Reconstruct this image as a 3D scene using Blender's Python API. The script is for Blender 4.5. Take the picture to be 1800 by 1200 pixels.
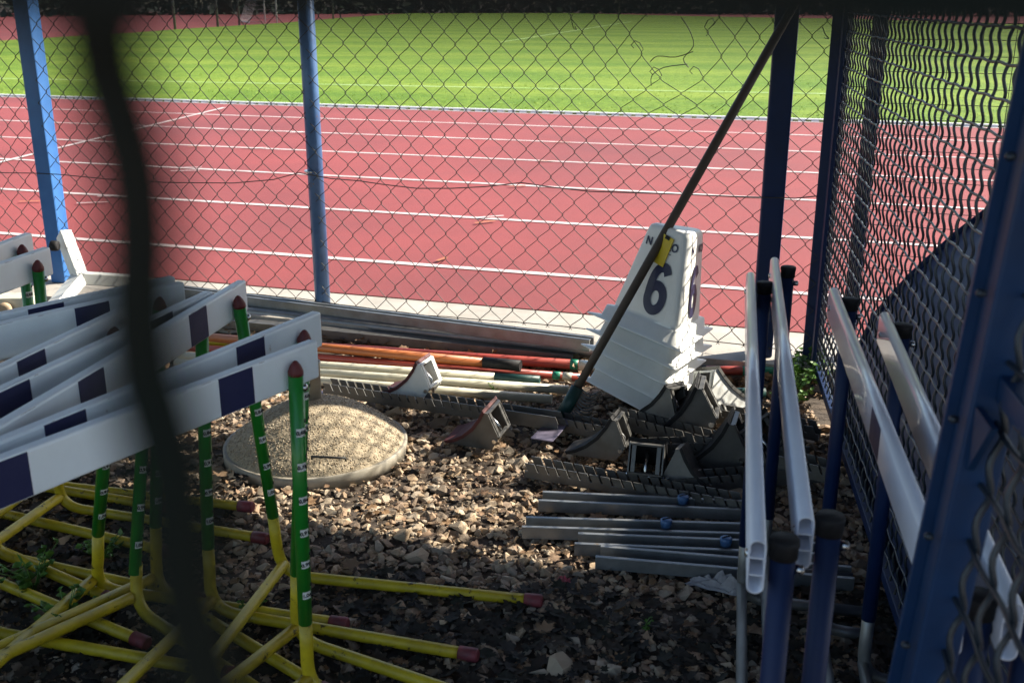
import bpy, bmesh, math, random
from mathutils import Vector, Matrix, noise
R = math.radians
random.seed(7)
for o in list(bpy.data.objects): bpy.data.objects.remove(o)
scn = bpy.context.scene
COL = scn.collection

# ------------------------------------------------------------------ camera, sky, sun, exposure
FPX = 1850.0; CH = 1.36; TH = math.atan(600 / FPX)
cd = bpy.data.cameras.new('camera'); cam = bpy.data.objects.new('camera', cd); COL.objects.link(cam)
cam.location = (0, 0, CH); cam.rotation_euler = (math.pi / 2 - TH, 0, 0)
cd.sensor_width = 36; cd.lens = 36 * FPX / 1800; cd.clip_start = .01; cd.clip_end = 900
cd.dof.use_dof = True; cd.dof.focus_distance = 3.1; cd.dof.aperture_fstop = 8.6
scn.camera = cam
SAZ = (0.945, 0.327); SEL = R(35.5)
w = bpy.data.worlds.new('World'); scn.world = w; w.use_nodes = True
nt = w.node_tree; bg = nt.nodes['Background']; sky = nt.nodes.new('ShaderNodeTexSky')
sky.sky_type = 'NISHITA'; sky.sun_disc = False; sky.sun_elevation = SEL
sky.sun_rotation = math.atan2(SAZ[0], SAZ[1])
nt.links.new(sky.outputs[0], bg.inputs[0]); bg.inputs[1].default_value = 0.105
sd = bpy.data.lights.new('sun', 'SUN'); sd.energy = 5.0; sd.angle = R(.53); sd.color = (1, .92, .78)
sun = bpy.data.objects.new('sun', sd); COL.objects.link(sun)
sv = Vector((SAZ[0] * math.cos(SEL), SAZ[1] * math.cos(SEL), math.sin(SEL))).normalized()
sun.rotation_euler = sv.to_track_quat('Z', 'Y').to_euler(); sun.location = sv * 30
scn.view_settings.view_transform = 'Standard'; scn.view_settings.look = 'None'
scn.view_settings.exposure = 1.45; scn.view_settings.gamma = 1

# ------------------------------------------------------------------ pixels to points
def ray(px, py):
    a = (px - 900) / FPX; b = (600 - py) / FPX
    return Vector((a, math.cos(TH) + b * math.sin(TH), -math.sin(TH) + b * math.cos(TH)))
CAM = Vector((0, 0, CH))
def at(px, py, z=0.0):
    d = ray(px, py); return CAM + d * ((z - CH) / d.z)
def onplane(px, py, p0, n):
    d = ray(px, py); return CAM + d * ((p0 - CAM).dot(n) / d.dot(n))
def V(*a): return Vector(a)
def dirv(deg): return V(math.cos(R(deg)), math.sin(R(deg)), 0)

# ------------------------------------------------------------------ materials
MATS = {}
def mat(name, c, rough=.6, metal=0., c2=None, scale=20., amt=.5, bump=0., bscale=120., spots=None, spotscale=30., spotcut=.62, coat=0., spec=.5):
    if name in MATS: return MATS[name]
    m = bpy.data.materials.new(name); m.use_nodes = True; MATS[name] = m
    n = m.node_tree.nodes; l = m.node_tree.links; p = n['Principled BSDF']
    p.inputs['Roughness'].default_value = rough; p.inputs['Metallic'].default_value = metal
    p.inputs['Coat Weight'].default_value = coat; p.inputs['Specular IOR Level'].default_value = spec
    tc = n.new('ShaderNodeTexCoord'); oi = n.new('ShaderNodeObjectInfo')
    add = n.new('ShaderNodeVectorMath'); add.operation = 'ADD'
    mul = n.new('ShaderNodeVectorMath'); mul.operation = 'SCALE'; mul.inputs['Scale'].default_value = 1.0
    comb = n.new('ShaderNodeCombineXYZ'); 
    ml = n.new('ShaderNodeMath'); ml.operation = 'MULTIPLY'; ml.inputs[1].default_value = 37.0
    l.new(oi.outputs['Random'], ml.inputs[0])
    for i in range(3): l.new(ml.outputs[0], comb.inputs[i])
    l.new(tc.outputs['Object'], add.inputs[0]); l.new(comb.outputs[0], add.inputs[1])
    co = add.outputs[0]
    c4 = (*c, 1); c24 = (*(c2 or [x * .7 for x in c]), 1)
    nz = n.new('ShaderNodeTexNoise'); nz.inputs['Scale'].default_value = scale; nz.inputs['Detail'].default_value = 6
    nz.inputs['Roughness'].default_value = .65; l.new(co, nz.inputs['Vector'])
    rp = n.new('ShaderNodeValToRGB'); rp.color_ramp.elements[0].position = .5 - .2; rp.color_ramp.elements[1].position = .5 + .2
    rp.color_ramp.elements[0].color = tuple(c4[i] * (1 - amt) + c24[i] * amt for i in range(4)); rp.color_ramp.elements[1].color = c4
    l.new(nz.outputs['Fac'], rp.inputs[0]); out = rp.outputs[0]
    rmul = n.new('ShaderNodeMapRange'); rmul.inputs['To Min'].default_value = max(.02, rough - .12); rmul.inputs['To Max'].default_value = min(1, rough + .15)
    l.new(nz.outputs['Fac'], rmul.inputs['Value']); l.new(rmul.outputs[0], p.inputs['Roughness'])
    if spots:
        n2 = n.new('ShaderNodeTexNoise'); n2.inputs['Scale'].default_value = spotscale; n2.inputs['Detail'].default_value = 8; n2.inputs['Roughness'].default_value = .7
        l.new(co, n2.inputs['Vector'])
        r2 = n.new('ShaderNodeValToRGB'); r2.color_ramp.elements[0].position = spotcut; r2.color_ramp.elements[1].position = spotcut + .05
        r2.color_ramp.elements[0].color = (0, 0, 0, 1); r2.color_ramp.elements[1].color = (1, 1, 1, 1)
        l.new(n2.outputs['Fac'], r2.inputs[0])
        mx = n.new('ShaderNodeMix'); mx.data_type = 'RGBA'; l.new(r2.outputs[0], mx.inputs[0]); l.new(out, mx.inputs[6]); mx.inputs[7].default_value = (*spots, 1)
        out = mx.outputs[2]
    l.new(out, p.inputs['Base Color'])
    if bump:
        n3 = n.new('ShaderNodeTexNoise'); n3.inputs['Scale'].default_value = bscale; n3.inputs['Detail'].default_value = 4; l.new(co, n3.inputs['Vector'])
        b = n.new('ShaderNodeBump'); b.inputs['Strength'].default_value = bump; b.inputs['Distance'].default_value = .004
        l.new(n3.outputs['Fac'], b.inputs['Height']); l.new(b.outputs[0], p.inputs['Normal'])
    return m
def per_object(m, cols):
    "colour picked per object from a list (stones, leaves)"
    n = m.node_tree.nodes; l = m.node_tree.links; p = n['Principled BSDF']
    oi = n.new('ShaderNodeObjectInfo'); rp = n.new('ShaderNodeValToRGB'); rp.color_ramp.interpolation = 'CONSTANT'
    e = rp.color_ramp.elements
    while len(e) < len(cols): e.new(.5)
    for i, c in enumerate(cols): e[i].position = i / len(cols); e[i].color = (*c, 1)
    l.new(oi.outputs['Random'], rp.inputs[0])
    old = p.inputs['Base Color'].links[0].from_socket
    mx = n.new('ShaderNodeMix'); mx.data_type = 'RGBA'; mx.blend_type = 'MULTIPLY'; mx.inputs[0].default_value = 1
    l.new(old, mx.inputs[6]); l.new(rp.outputs[0], mx.inputs[7]); l.new(mx.outputs[2], p.inputs['Base Color'])
def per_island(m, cols):
    n = m.node_tree.nodes; l = m.node_tree.links; p = n['Principled BSDF']
    g = n.new('ShaderNodeNewGeometry'); rp = n.new('ShaderNodeValToRGB'); rp.color_ramp.interpolation = 'CONSTANT'
    e = rp.color_ramp.elements
    while len(e) < len(cols): e.new(.5)
    for i, c in enumerate(cols): e[i].position = i / len(cols); e[i].color = (*c, 1)
    l.new(g.outputs['Random Per Island'], rp.inputs[0])
    old = p.inputs['Base Color'].links[0].from_socket
    mx = n.new('ShaderNodeMix'); mx.data_type = 'RGBA'; mx.blend_type = 'MULTIPLY'; mx.inputs[0].default_value = 1
    l.new(old, mx.inputs[6]); l.new(rp.outputs[0], mx.inputs[7]); l.new(mx.outputs[2], p.inputs['Base Color'])

RUST = (.10, .045, .022)
M_board = mat('board_white', (.80, .87, .91), .36, 0, (.70, .75, .77), 9, .6, .05, 60, spots=(.34, .25, .21), spotscale=22, spotcut=.665)
M_stripe = mat('stripe_navy', (.006, .010, .065), .55, 0, (.012, .016, .07), 20, .5, spots=(.4, .42, .45), spotscale=60, spotcut=.76)
M_green = mat('post_green', (.010, .21, .02), .32, 0, (.01, .14, .024), 15, .6, .04, 70, spots=(.02, .03, .015), spotscale=45, spotcut=.70, coat=.2)
M_yellow = mat('tube_yellow', (.56, .43, .012), .42, 0, (.32, .24, .015), 16, .9, .06, 70, spots=(.05, .036, .014), spotscale=30, spotcut=.60)
M_redcap = mat('cap_red', (.11, .012, .012), .55, 0, (.12, .02, .02), 60, .7)
M_pinkcap = mat('foot_cap_red', (.24, .035, .045), .6, 0, (.08, .02, .025), 40, .9)
M_sticker = mat('sticker_white', (.72, .74, .72), .45, 0, (.5, .5, .46), 90, .6)
M_ink = mat('ink_black', (.015, .015, .02), .5)
M_inknavy = mat('ink_navy', (.005, .010, .055), .45, 0, (.008, .014, .05), 30, .6)
M_galv = mat('galvanised', (.25, .26, .265), .42, .6, (.14, .145, .145), 14, .8, .05, 90, spots=(.20, .15, .10), spotscale=22, spotcut=.68)
M_steel = mat('steel_bolt', (.55, .56, .57), .25, 1.)
M_alu = mat('alu_grey', (.15, .147, .14), .45, .5, (.085, .082, .075), 18, .8, .08, 80, spots=(.14, .10, .07), spotscale=30, spotcut=.66)
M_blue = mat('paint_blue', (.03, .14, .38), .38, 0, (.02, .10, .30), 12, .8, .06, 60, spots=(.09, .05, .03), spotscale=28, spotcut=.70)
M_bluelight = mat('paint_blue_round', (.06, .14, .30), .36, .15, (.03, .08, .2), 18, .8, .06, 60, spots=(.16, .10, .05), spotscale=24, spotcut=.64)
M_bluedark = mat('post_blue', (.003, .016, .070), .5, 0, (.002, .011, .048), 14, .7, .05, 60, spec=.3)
M_wire = mat('wire_dark', (.055, .058, .058), .5, .7, (.03, .026, .022), 60, .8)
M_wiregreen = mat('wire_blue', (.022, .034, .05), .36, .3, (.014, .018, .024), 60, .8)
M_wirenear = mat('wire_greenish', (.003, .006, .005), .7, .0, (.010, .008, .006), 40, .8, spec=.08)
M_black = mat('rubber_black', (.010, .010, .012), .65, 0, (.02, .019, .018), 60, .8, .1, 200, spec=.25)
M_rubred = mat('rubber_red', (.10, .018, .020), .7, 0, (.05, .012, .012), 40, .9, .15, 200)
M_white = mat('plastic_white', (.78, .79, .76), .42, 0, (.66, .67, .63), 8, .8, .03, 50, spots=(.22, .20, .17), spotscale=24, spotcut=.73)
M_hollow = mat('plank_white', (.66, .68, .76), .35, 0, (.58, .60, .66), 12, .6, .02, 50, coat=.4)
M_yel = mat('tag_yellow', (.62, .47, .015), .5, 0, (.5, .36, .03), 60, .6)
M_red = mat('pole_red', (.36, .06, .04), .4, 0, (.25, .045, .035), 14, .7, .03)
M_orange = mat('pole_orange', (.42, .13, .035), .4, 0, (.3, .09, .03), 14, .7, .03)
M_cream = mat('pole_cream', (.60, .58, .46), .4, 0, (.45, .43, .33), 14, .8, .04, 60, spots=(.2, .17, .12), spotscale=26, spotcut=.70)
M_poleg = mat('pole_green', (.01, .22, .12), .45, 0, (.01, .14, .09), 30, .7)
M_dgreen = mat('pole_dark_green', (.008, .05, .045), .5)
M_wood = mat('handle_wood', (.075, .055, .038), .6, 0, (.04, .03, .022), 30, .8, .1, 60)
M_conc = mat('concrete', (.40, .37, .33), .85, 0, (.26, .235, .20), 5, .9, .5, 140, spots=(.22, .20, .18), spotscale=120, spotcut=.62)
M_aggr = mat('exposed_aggregate', (.46, .38, .26), .85, 0, (.2, .16, .11), 110, 1., .9, 130)
M_rim = mat('rim_steel', (.38, .35, .29), .65, .1, (.2, .17, .12), 12, .9, .1, 60)
M_soil = mat('soil', (.085, .062, .043), .95, 0, (.035, .026, .02), 14, 1, .9, 90)
M_stone = mat('stone', (.85, .85, .85), .85, 0, (.6, .58, .55), 60, .8, .4, 150)
STONES = [(.55, .41, .27), (.47, .34, .22), (.60, .47, .33), (.34, .25, .18), (.46, .38, .29), (.27, .21, .155), (.58, .48, .36), (.38, .26, .17)]
per_object(M_stone, STONES)
M_stones = mat('stone_mass', (.85, .85, .85), .85, 0, (.6, .58, .55), 60, .8, .4, 150); per_island(M_stones, STONES)
M_leaf = mat('dry_leaf', (.9, .9, .9), .75, 0, (.6, .55, .5), 70, .9, .3, 90)
LEAFS = [(.30, .18, .09), (.22, .13, .07), (.36, .24, .14), (.17, .11, .07), (.33, .22, .14)]
per_object(M_leaf, LEAFS)
M_leaves = mat('leaf_mass', (.9, .9, .9), .75, 0, (.6, .55, .5), 70, .9, .3, 90); per_island(M_leaves, LEAFS)
M_weed = mat('weed_green', (.10, .22, .025), .55, 0, (.04, .10, .02), 30, .8)
M_track = mat('track_red', (.265, .044, .044), .88, 0, (.165, .029, .031), .5, 1., .8, 260, spots=(.12, .020, .024), spotscale=150, spotcut=.56)
M_line = mat('line_white', (.60, .55, .53), .8, 0, (.42, .27, .26), 5, .9, .4, 200, spots=(.38, .12, .11), spotscale=90, spotcut=.66)
M_mat = mat('mat_cover', (.006, .022, .09), .55, 0, (.004, .016, .065), 3, .8, .2, 14)
M_net = mat('net_white', (.6, .6, .6), .7)
M_bark = mat('bark', (.06, .05, .04), .9, 0, (.03, .025, .02), 8, .9)
M_fol = mat('foliage', (.022, .045, .016), .7, 0, (.012, .026, .012), 2, .9)
M_fol2 = mat('foliage_b', (.016, .038, .022), .7, 0, (.01, .02, .014), 2, .9)
M_roof = mat('roof_sheet', (.20, .21, .21), .5, .4, (.14, .14, .14), 3, .7)
M_rag = mat('rag', (.35, .34, .36), .8, 0, (.22, .21, .22), 50, .8, .4, 120)
M_wrap = mat('wrapper_red', (.5, .035, .07), .35, 0, (.4, .3, .3), 60, .6)

def grass_mat():
    m = bpy.data.materials.new('grass_field'); m.use_nodes = True; n = m.node_tree.nodes; l = m.node_tree.links; p = n['Principled BSDF']
    p.inputs['Roughness'].default_value = .8; p.inputs['Specular IOR Level'].default_value = .2
    tc = n.new('ShaderNodeTexCoord')
    def nz(scale, sx=1, sy=1):
        mp = n.new('ShaderNodeMapping'); mp.inputs['Scale'].default_value = (sx, sy, 1); mp.inputs['Rotation'].default_value = (0, 0, R(18)); l.new(tc.outputs['Object'], mp.inputs[0])
        x = n.new('ShaderNodeTexNoise'); x.inputs['Scale'].default_value = scale; x.inputs['Detail'].default_value = 7; x.inputs['Roughness'].default_value = .7
        l.new(mp.outputs[0], x.inputs['Vector']); return x
    a = nz(.35, 1, 2.2); b = nz(9)
    r1 = n.new('ShaderNodeValToRGB'); r1.color_ramp.elements[0].position = .36; r1.color_ramp.elements[1].position = .66
    r1.color_ramp.elements[0].color = (.105, .19, .012, 1); r1.color_ramp.elements[1].color = (.205, .28, .028, 1)
    l.new(a.outputs[0], r1.inputs[0])
    wv = n.new('ShaderNodeTexWave'); wv.bands_direction = 'Y'; wv.inputs['Scale'].default_value = .07; wv.inputs['Distortion'].default_value = 1.2; wv.inputs['Detail'].default_value = 2; wv.inputs['Detail Scale'].default_value = .6
    mpw = n.new('ShaderNodeMapping'); mpw.inputs['Rotation'].default_value = (0, 0, R(17)); l.new(tc.outputs['Object'], mpw.inputs[0]); l.new(mpw.outputs[0], wv.inputs['Vector'])
    sub = n.new('ShaderNodeMath'); sub.operation = 'MULTIPLY_ADD'; sub.inputs[1].default_value = .16; l.new(wv.outputs['Fac'], sub.inputs[0]); l.new(a.outputs[0], sub.inputs[2])
    sb2 = n.new('ShaderNodeMath'); sb2.operation = 'SUBTRACT'; sb2.inputs[1].default_value = .08; l.new(sub.outputs[0], sb2.inputs[0]); l.new(sb2.outputs[0], r1.inputs[0])
    r2 = n.new('ShaderNodeValToRGB'); r2.color_ramp.elements[0].position = .35; r2.color_ramp.elements[1].position = .65
    r2.color_ramp.elements[0].color = (.56, .62, .44, 1); r2.color_ramp.elements[1].color = (1.1, 1.08, 1.1, 1)
    l.new(b.outputs[0], r2.inputs[0])
    mx = n.new('ShaderNodeMix'); mx.data_type = 'RGBA'; mx.blend_type = 'MULTIPLY'; mx.inputs[0].default_value = 1
    l.new(r1.outputs[0], mx.inputs[6]); l.new(r2.outputs[0], mx.inputs[7]); l.new(mx.outputs[2], p.inputs['Base Color'])
    bp = n.new('ShaderNodeBump'); bp.inputs['Strength'].default_value = .7; bp.inputs['Distance'].default_value = .03
    c = nz(30); l.new(c.outputs[0], bp.inputs['Height']); l.new(bp.outputs[0], p.inputs['Normal'])
    return m
M_grass = grass_mat()
M_blade = mat('grass_blade', (.32, .38, .08), .7, 0, (.20, .34, .03), 3, .9, spec=.2)

# ------------------------------------------------------------------ mesh builder
class MB:
    def __init__(s): s.v = []; s.f = []; s.sm = []
    def add(s, vs, fs, smooth=False):
        b = len(s.v); s.v += [tuple(x) for x in vs]
        s.f += [tuple(i + b for i in f) for f in fs]; s.sm += [smooth] * len(fs); return s
    def box(s, c, size, rot=None, bev=0):
        hx, hy, hz = [x / 2 for x in size]; c = Vector(c); M = rot or Matrix.Identity(3)
        if bev:
            bm = bmesh.new(); bmesh.ops.create_cube(bm, size=1)
            for v in bm.verts: v.co = Vector((v.co.x * size[0], v.co.y * size[1], v.co.z * size[2]))
            bmesh.ops.bevel(bm, geom=bm.edges[:], offset=bev, segments=2, affect='EDGES', profile=.5)
            bm.verts.index_update()
            s.add([c + M @ v.co for v in bm.verts], [[v.index for v in f.verts] for f in bm.faces], False); bm.free(); return s
        vs = [c + M @ Vector((x, y, z)) for x in (-hx, hx) for y in (-hy, hy) for z in (-hz, hz)]
        return s.add(vs, [(0, 1, 3, 2), (4, 6, 7, 5), (0, 4, 5, 1), (2, 3, 7, 6), (0, 2, 6, 4), (1, 5, 7, 3)])
    def tube(s, pts, r, n=10, caps=True, closed=False, smooth=True, squash=None):
        pts = [Vector(p) for p in pts]; N = len(pts); rs = r if isinstance(r, (list, tuple)) else [r] * N
        vs = []; up = None
        for i, p in enumerate(pts):
            a = pts[max(i - 1, 0)]; b = pts[min(i + 1, N - 1)]; t = (b - a)
            t = t.normalized() if t.length > 1e-9 else V(0, 0, 1)
            if up is None:
                up = V(0, 0, 1) if abs(t.z) < .9 else V(0, 1, 0)
            x = up - t * up.dot(t)
            if x.length < 1e-6: x = t.orthogonal()
            x.normalize(); y = t.cross(x); up = x
            for k in range(n):
                an = 2 * math.pi * (k + .5) / n
                vs.append(p + x * math.cos(an) * rs[i] + y * math.sin(an) * rs[i])
        fs = [(i * n + k, i * n + (k + 1) % n, (i + 1) * n + (k + 1) % n, (i + 1) * n + k) for i in range(N - 1) for k in range(n)]
        s.add(vs, fs, smooth)
        if caps:
            b = len(s.v) - len(vs)
            s.f += [tuple(b + k for k in reversed(range(n))), tuple(b + (N - 1) * n + k for k in range(n))]; s.sm += [False, False]
        return s
    def sqtube(s, a, b, wx, wy, ax):
        "rectangular bar from a to b; ax = direction of its wx side"
        a = Vector(a); b = Vector(b); t = (b - a).normalized(); x = (Vector(ax) - t * Vector(ax).dot(t)).normalized(); y = t.cross(x)
        M = Matrix((x, y, t)).transposed()
        return s.box((a + b) / 2, (wx, wy, (b - a).length), M, bev=min(wx, wy) * .08)
    def lathe(s, prof, n=24, M=None, smooth=True):
        M = M or Matrix.Identity(4); vs = []
        for (r, z) in prof:
            for k in range(n):
                a = 2 * math.pi * k / n; vs.append(M @ V(r * math.cos(a), r * math.sin(a), z))
        P = len(prof)
        fs = [(i * n + k, i * n + (k + 1) % n, (i + 1) * n + (k + 1) % n, (i + 1) * n + k) for i in range(P - 1) for k in range(n)]
        s.add(vs, fs, smooth); b = len(s.v) - len(vs)
        s.f += [tuple(b + k for k in reversed(range(n))), tuple(b + (P - 1) * n + k for k in range(n))]; s.sm += [False, False]; return s
    def prism(s, poly, h, M):
        "2-D polygon in local xy extruded by h along local z"
        n = len(poly); vs = [M @ V(x, y, 0) for x, y in poly] + [M @ V(x, y, h) for x, y in poly]
        return s.add(vs, [tuple(reversed(range(n))), tuple(range(n, 2 * n))] + [(i, (i + 1) % n, n + (i + 1) % n, n + i) for i in range(n)])
    def mesh(s, name, m):
        me = bpy.data.meshes.new(name); me.from_pydata(s.v, [], s.f); me.materials.append(m)
        me.polygons.foreach_set('use_smooth', s.sm); me.update(); return me
    def build(s, name, m, parent=None, origin=None):
        if origin is None: origin = parent_world(parent)
        o3 = Vector(origin)
        s.v = [tuple(Vector(v) - o3) for v in s.v]
        o = bpy.data.objects.new(name, s.mesh(name, m)); COL.objects.link(o)
        if parent: o.parent = parent; o.location = o3 - parent_world(parent)
        else: o.location = o3
        return o
def parent_world(p):
    v = Vector((0, 0, 0))
    while p: v += p.location; p = p.parent
    return v
def tag(o, label=None, cat=None, group=None, kind=None):
    if label: o['label'] = label
    if cat: o['category'] = cat
    if group: o['group'] = group
    if kind: o['kind'] = kind
    return o
def thing(name, loc, label, cat, group=None):
    o = bpy.data.objects.new(name, None); COL.objects.link(o); o.location = loc; o.empty_display_size = .05
    return tag(o, label, cat, group)
def inst(name, me, parent, loc=(0, 0, 0), M=None):
    o = bpy.data.objects.new(name, me); COL.objects.link(o); o.parent = parent
    if M is not None: o.matrix_basis = M
    else: o.location = loc
    return o
TXT = {}
def text_mesh(s, size, m, bold=0.0):
    k = (s, size, m.name, bold)
    if k in TXT: return TXT[k]
    c = bpy.data.curves.new('t', 'FONT'); c.body = s; c.size = size; c.align_x = 'CENTER'; c.align_y = 'CENTER'; c.offset = bold; c.extrude = .0004; c.resolution_u = 6
    o = bpy.data.objects.new('t', c); COL.objects.link(o); bpy.context.view_layer.update()
    dg = bpy.context.evaluated_depsgraph_get(); me = bpy.data.meshes.new_from_object(o.evaluated_get(dg))
    me.materials.clear(); me.materials.append(m); bpy.data.objects.remove(o); TXT[k] = me; return me
def frame(x, y, z, o): 
    M = Matrix.Identity(4)
    for i in range(3): M[i][0] = x[i]; M[i][1] = y[i]; M[i][2] = z[i]; M[i][3] = o[i]
    return M

# ------------------------------------------------------------------ setting: ground, strip, track, field
ZT = .08
FU = (at(1425, 645, ZT) - at(115, 505, ZT)).normalized(); FU.z = 0; FU.normalize()       # along the fence, to the right
FN = V(-FU.y, FU.x, 0)                                                                     # away from the camera
F0 = at(568, 540, ZT)                                                                      # foot of the round post
LU = dirv(-17.0); LN = dirv(73.0)
def lane_y(yy): return V(0, yy, 0)
def quad_strip(name, p, u, n, a0, a1, w0, w1, z, m, parent=None, thick=0):
    P = [p + u * a + n * b for a, b in ((a0, w0), (a1, w0), (a1, w1), (a0, w1))]
    mb = MB()
    if thick:
        mb.add([V(q.x, q.y, z) for q in P] + [V(q.x, q.y, z - thick) for q in P], [(0, 1, 2, 3), (7, 6, 5, 4), (0, 4, 5, 1), (1, 5, 6, 2), (2, 6, 7, 3), (3, 7, 4, 0)])
    else: mb.add([V(q.x, q.y, z) for q in P], [(0, 1, 2, 3)])
    o = mb.build(name, m, parent)
    if not parent: o['kind'] = 'structure'
    return o
# gravel yard: fine uneven sheet inside the cage, coarse beyond, reaching the horizon
def ground():
    mb = MB(); nx, ny = 150, 130; x0, x1, y0, y1 = -2.6, 2.4, -.6, 4.6
    vs = []
    for j in range(ny + 1):
        for i in range(nx + 1):
            x = x0 + (x1 - x0) * i / nx; y = y0 + (y1 - y0) * j / ny
            h = .012 * noise.noise((x * 3, y * 3, 1)) + .008 * noise.noise((x * 14, y * 14, 4)) - .012
            if i in (0, nx) or j in (0, ny): h = -.02
            vs.append((x, y, h))
    mb.add(vs, [(j * (nx + 1) + i, j * (nx + 1) + i + 1, (j + 1) * (nx + 1) + i + 1, (j + 1) * (nx + 1) + i) for j in range(ny) for i in range(nx)], True)
    S = 500
    mb.add([(-S, -S, -.02), (S, -S, -.02), (S, y0, -.02), (-S, y0, -.02), (-S, y1, -.02), (S, y1, -.02), (S, S, -.02), (-S, S, -.02), (x0, y0, -.02), (x1, y0, -.02), (x0, y1, -.02), (x1, y1, -.02)],
           [(0, 1, 2, 9, 8, 3), (3, 8, 10, 4), (9, 2, 5, 11), (4, 10, 11, 5, 6, 7)])
    o = mb.build('ground', M_soil); o['kind'] = 'structure'; return o
GROUND = ground()
def lane_pt(yy): return V(0, yy, 0)
STEP = 1.22 / math.cos(R(17))
track = quad_strip('running_track', lane_pt(4.43), LU, LN, -70, 70, 0, 8.35 * math.cos(R(17)), ZT, M_track, None, .09)
for k in range(7):
    quad_strip('lane_line', lane_pt(5.06 + STEP * k * 1.004), LU, LN, -70, 70, -.025, .025, ZT + .004, M_line, track)
P, Q = at(-60, 301, ZT), at(395, 190, ZT); d = (Q - P).normalized()
quad_strip('curved_start_line', P, d, V(-d.y, d.x, 0), -1, (Q - P).length, -.025, .025, ZT + .008, M_line, track)
M_mark = mat('worn_yellow', (.36, .16, .05), .85, 0, (.30, .06, .05), 25, .9)
for px, py, L, ang, m in ((300, 303, .22, 10, M_line), (318, 297, .16, 12, M_line), (430, 262, .2, 5, M_line), (510, 235, .3, 10, M_line), (172, 348, .2, 8, M_line), (135, 360, .2, 14, M_line), (842, 385, .16, 20, M_line),
                          (75, 343, .12, 5, M_mark), (35, 357, .14, 9, M_mark), (330, 260, .14, 3, M_mark), (945, 285, .14, 4, M_mark), (835, 395, .14, 30, M_mark), (975, 252, .15, 3, M_mark), (768, 462, .09, 60, M_mark), (895, 330, .12, 10, M_mark)):
    quad_strip('lane_mark', at(px, py, ZT), dirv(ang), dirv(ang + 90), 0, L, -.012, .012, ZT + .012, m, track)
quad_strip('added_bounce_ground', V(0, -1.6, 0), V(1, 0, 0), V(0, 1, 0), -25, 25, -14, 0, .0, mat('bounce_ground', (.42, .40, .36), .9, 0, (.32, .30, .26), 3, .8, .4, 90))  # pale ground added unseen behind the camera to bounce sun onto the boards
strip = quad_strip('concrete_strip', lane_pt(4.43), LU, LN, -40, 40, -.43, -.004, ZT - .004, M_conc, None, .12)
# grass field: near edge along the inner kerb, far edge from the photograph
ne = lane_pt(12.85)
gp = [at(-400, 88, ZT), at(0, 72, ZT), at(230, 58, ZT), at(320, 51, ZT), at(500, 40, ZT), at(600, 31, ZT), at(720, 23, ZT), at(1000, 22.5, ZT), at(1250, 29, ZT), at(1500, 33, ZT), at(1800, 42, ZT), at(2300, 60, ZT)]
a = ne + LU * 60; b = ne - LU * 60
poly = [V(a.x, a.y, 0), *reversed([V(q.x, q.y, 0) for q in gp]), V(b.x, b.y, 0)]
mb = MB(); n = len(poly)
mb.add([V(q.x, q.y, ZT + .012) for q in poly] + [V(q.x, q.y, -.03) for q in poly], [tuple(range(n))] + [(i, n + i, n + (i + 1) % n, (i + 1) % n) for i in range(n)])
field = mb.build('grass_field', M_grass); field['kind'] = 'structure'
M_pline = mat('pitch_line', (.34, .46, .20), .8, 0, (.2, .34, .04), 2, .9)
for (pa, pb, wd) in (((-100, 138), (1500, 168), .12), ((880, 75), (1110, 38), .15)):
    A, B = at(*pa, ZT), at(*pb, ZT); d = (B - A).normalized()
    quad_strip('pitch_line', A, d, V(-d.y, d.x, 0), 0, (B - A).length, -wd / 2, wd / 2, ZT + .018, M_pline, field)
quad_strip('far_running_track', V(0, 20, 0), V(1, 0, 0), V(0, 1, 0), -180, 180, 0, 105, .03, M_track)
# rough grass along the near edge of the field
mb = MB()
for i in range(9000):
    t = random.random() ** 1.6; yy = 12.92 + t * 7; xx = random.uniform(-.62, .62) * (yy + 2)
    p = lane_pt(yy) + LU * xx; h = random.uniform(.006, .020); an = random.uniform(0, 6.3); wd = random.uniform(.006, .014)
    dx, dy = math.cos(an) * wd, math.sin(an) * wd; lx, ly = random.uniform(-.012, .012), random.uniform(-.012, .012)
    z = ZT + .010
    mb.add([(p.x - dx, p.y - dy, z), (p.x + dx, p.y + dy, z), (p.x + lx, p.y + ly, z + h)], [(0, 1, 2)])
g = mb.build('grass_blades', M_blade); tag(g, 'rough grass blades along the near edge of the field', 'grass', kind='stuff')
# white inner kerb with gaps
kb = thing('track_kerb', (0, 12.76, ZT), 'low white slotted kerb between red track and green field', 'kerb')
mb = MB(); rotk = Matrix.Rotation(R(-17), 3, 'Z')
mb.box(lane_pt(12.83) + V(0, 0, ZT + .026), (60, .05, .012), rotk)
mb.build('kerb_rail', M_white, kb)
mb = MB()
for i in range(-150, 150): mb.box(lane_pt(12.83) + LU * (i * .14) + V(0, 0, ZT + .0095), (.08, .052, .019), rotk)
mb.build('kerb_feet', M_white, kb)['kind'] = 'stuff'

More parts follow.
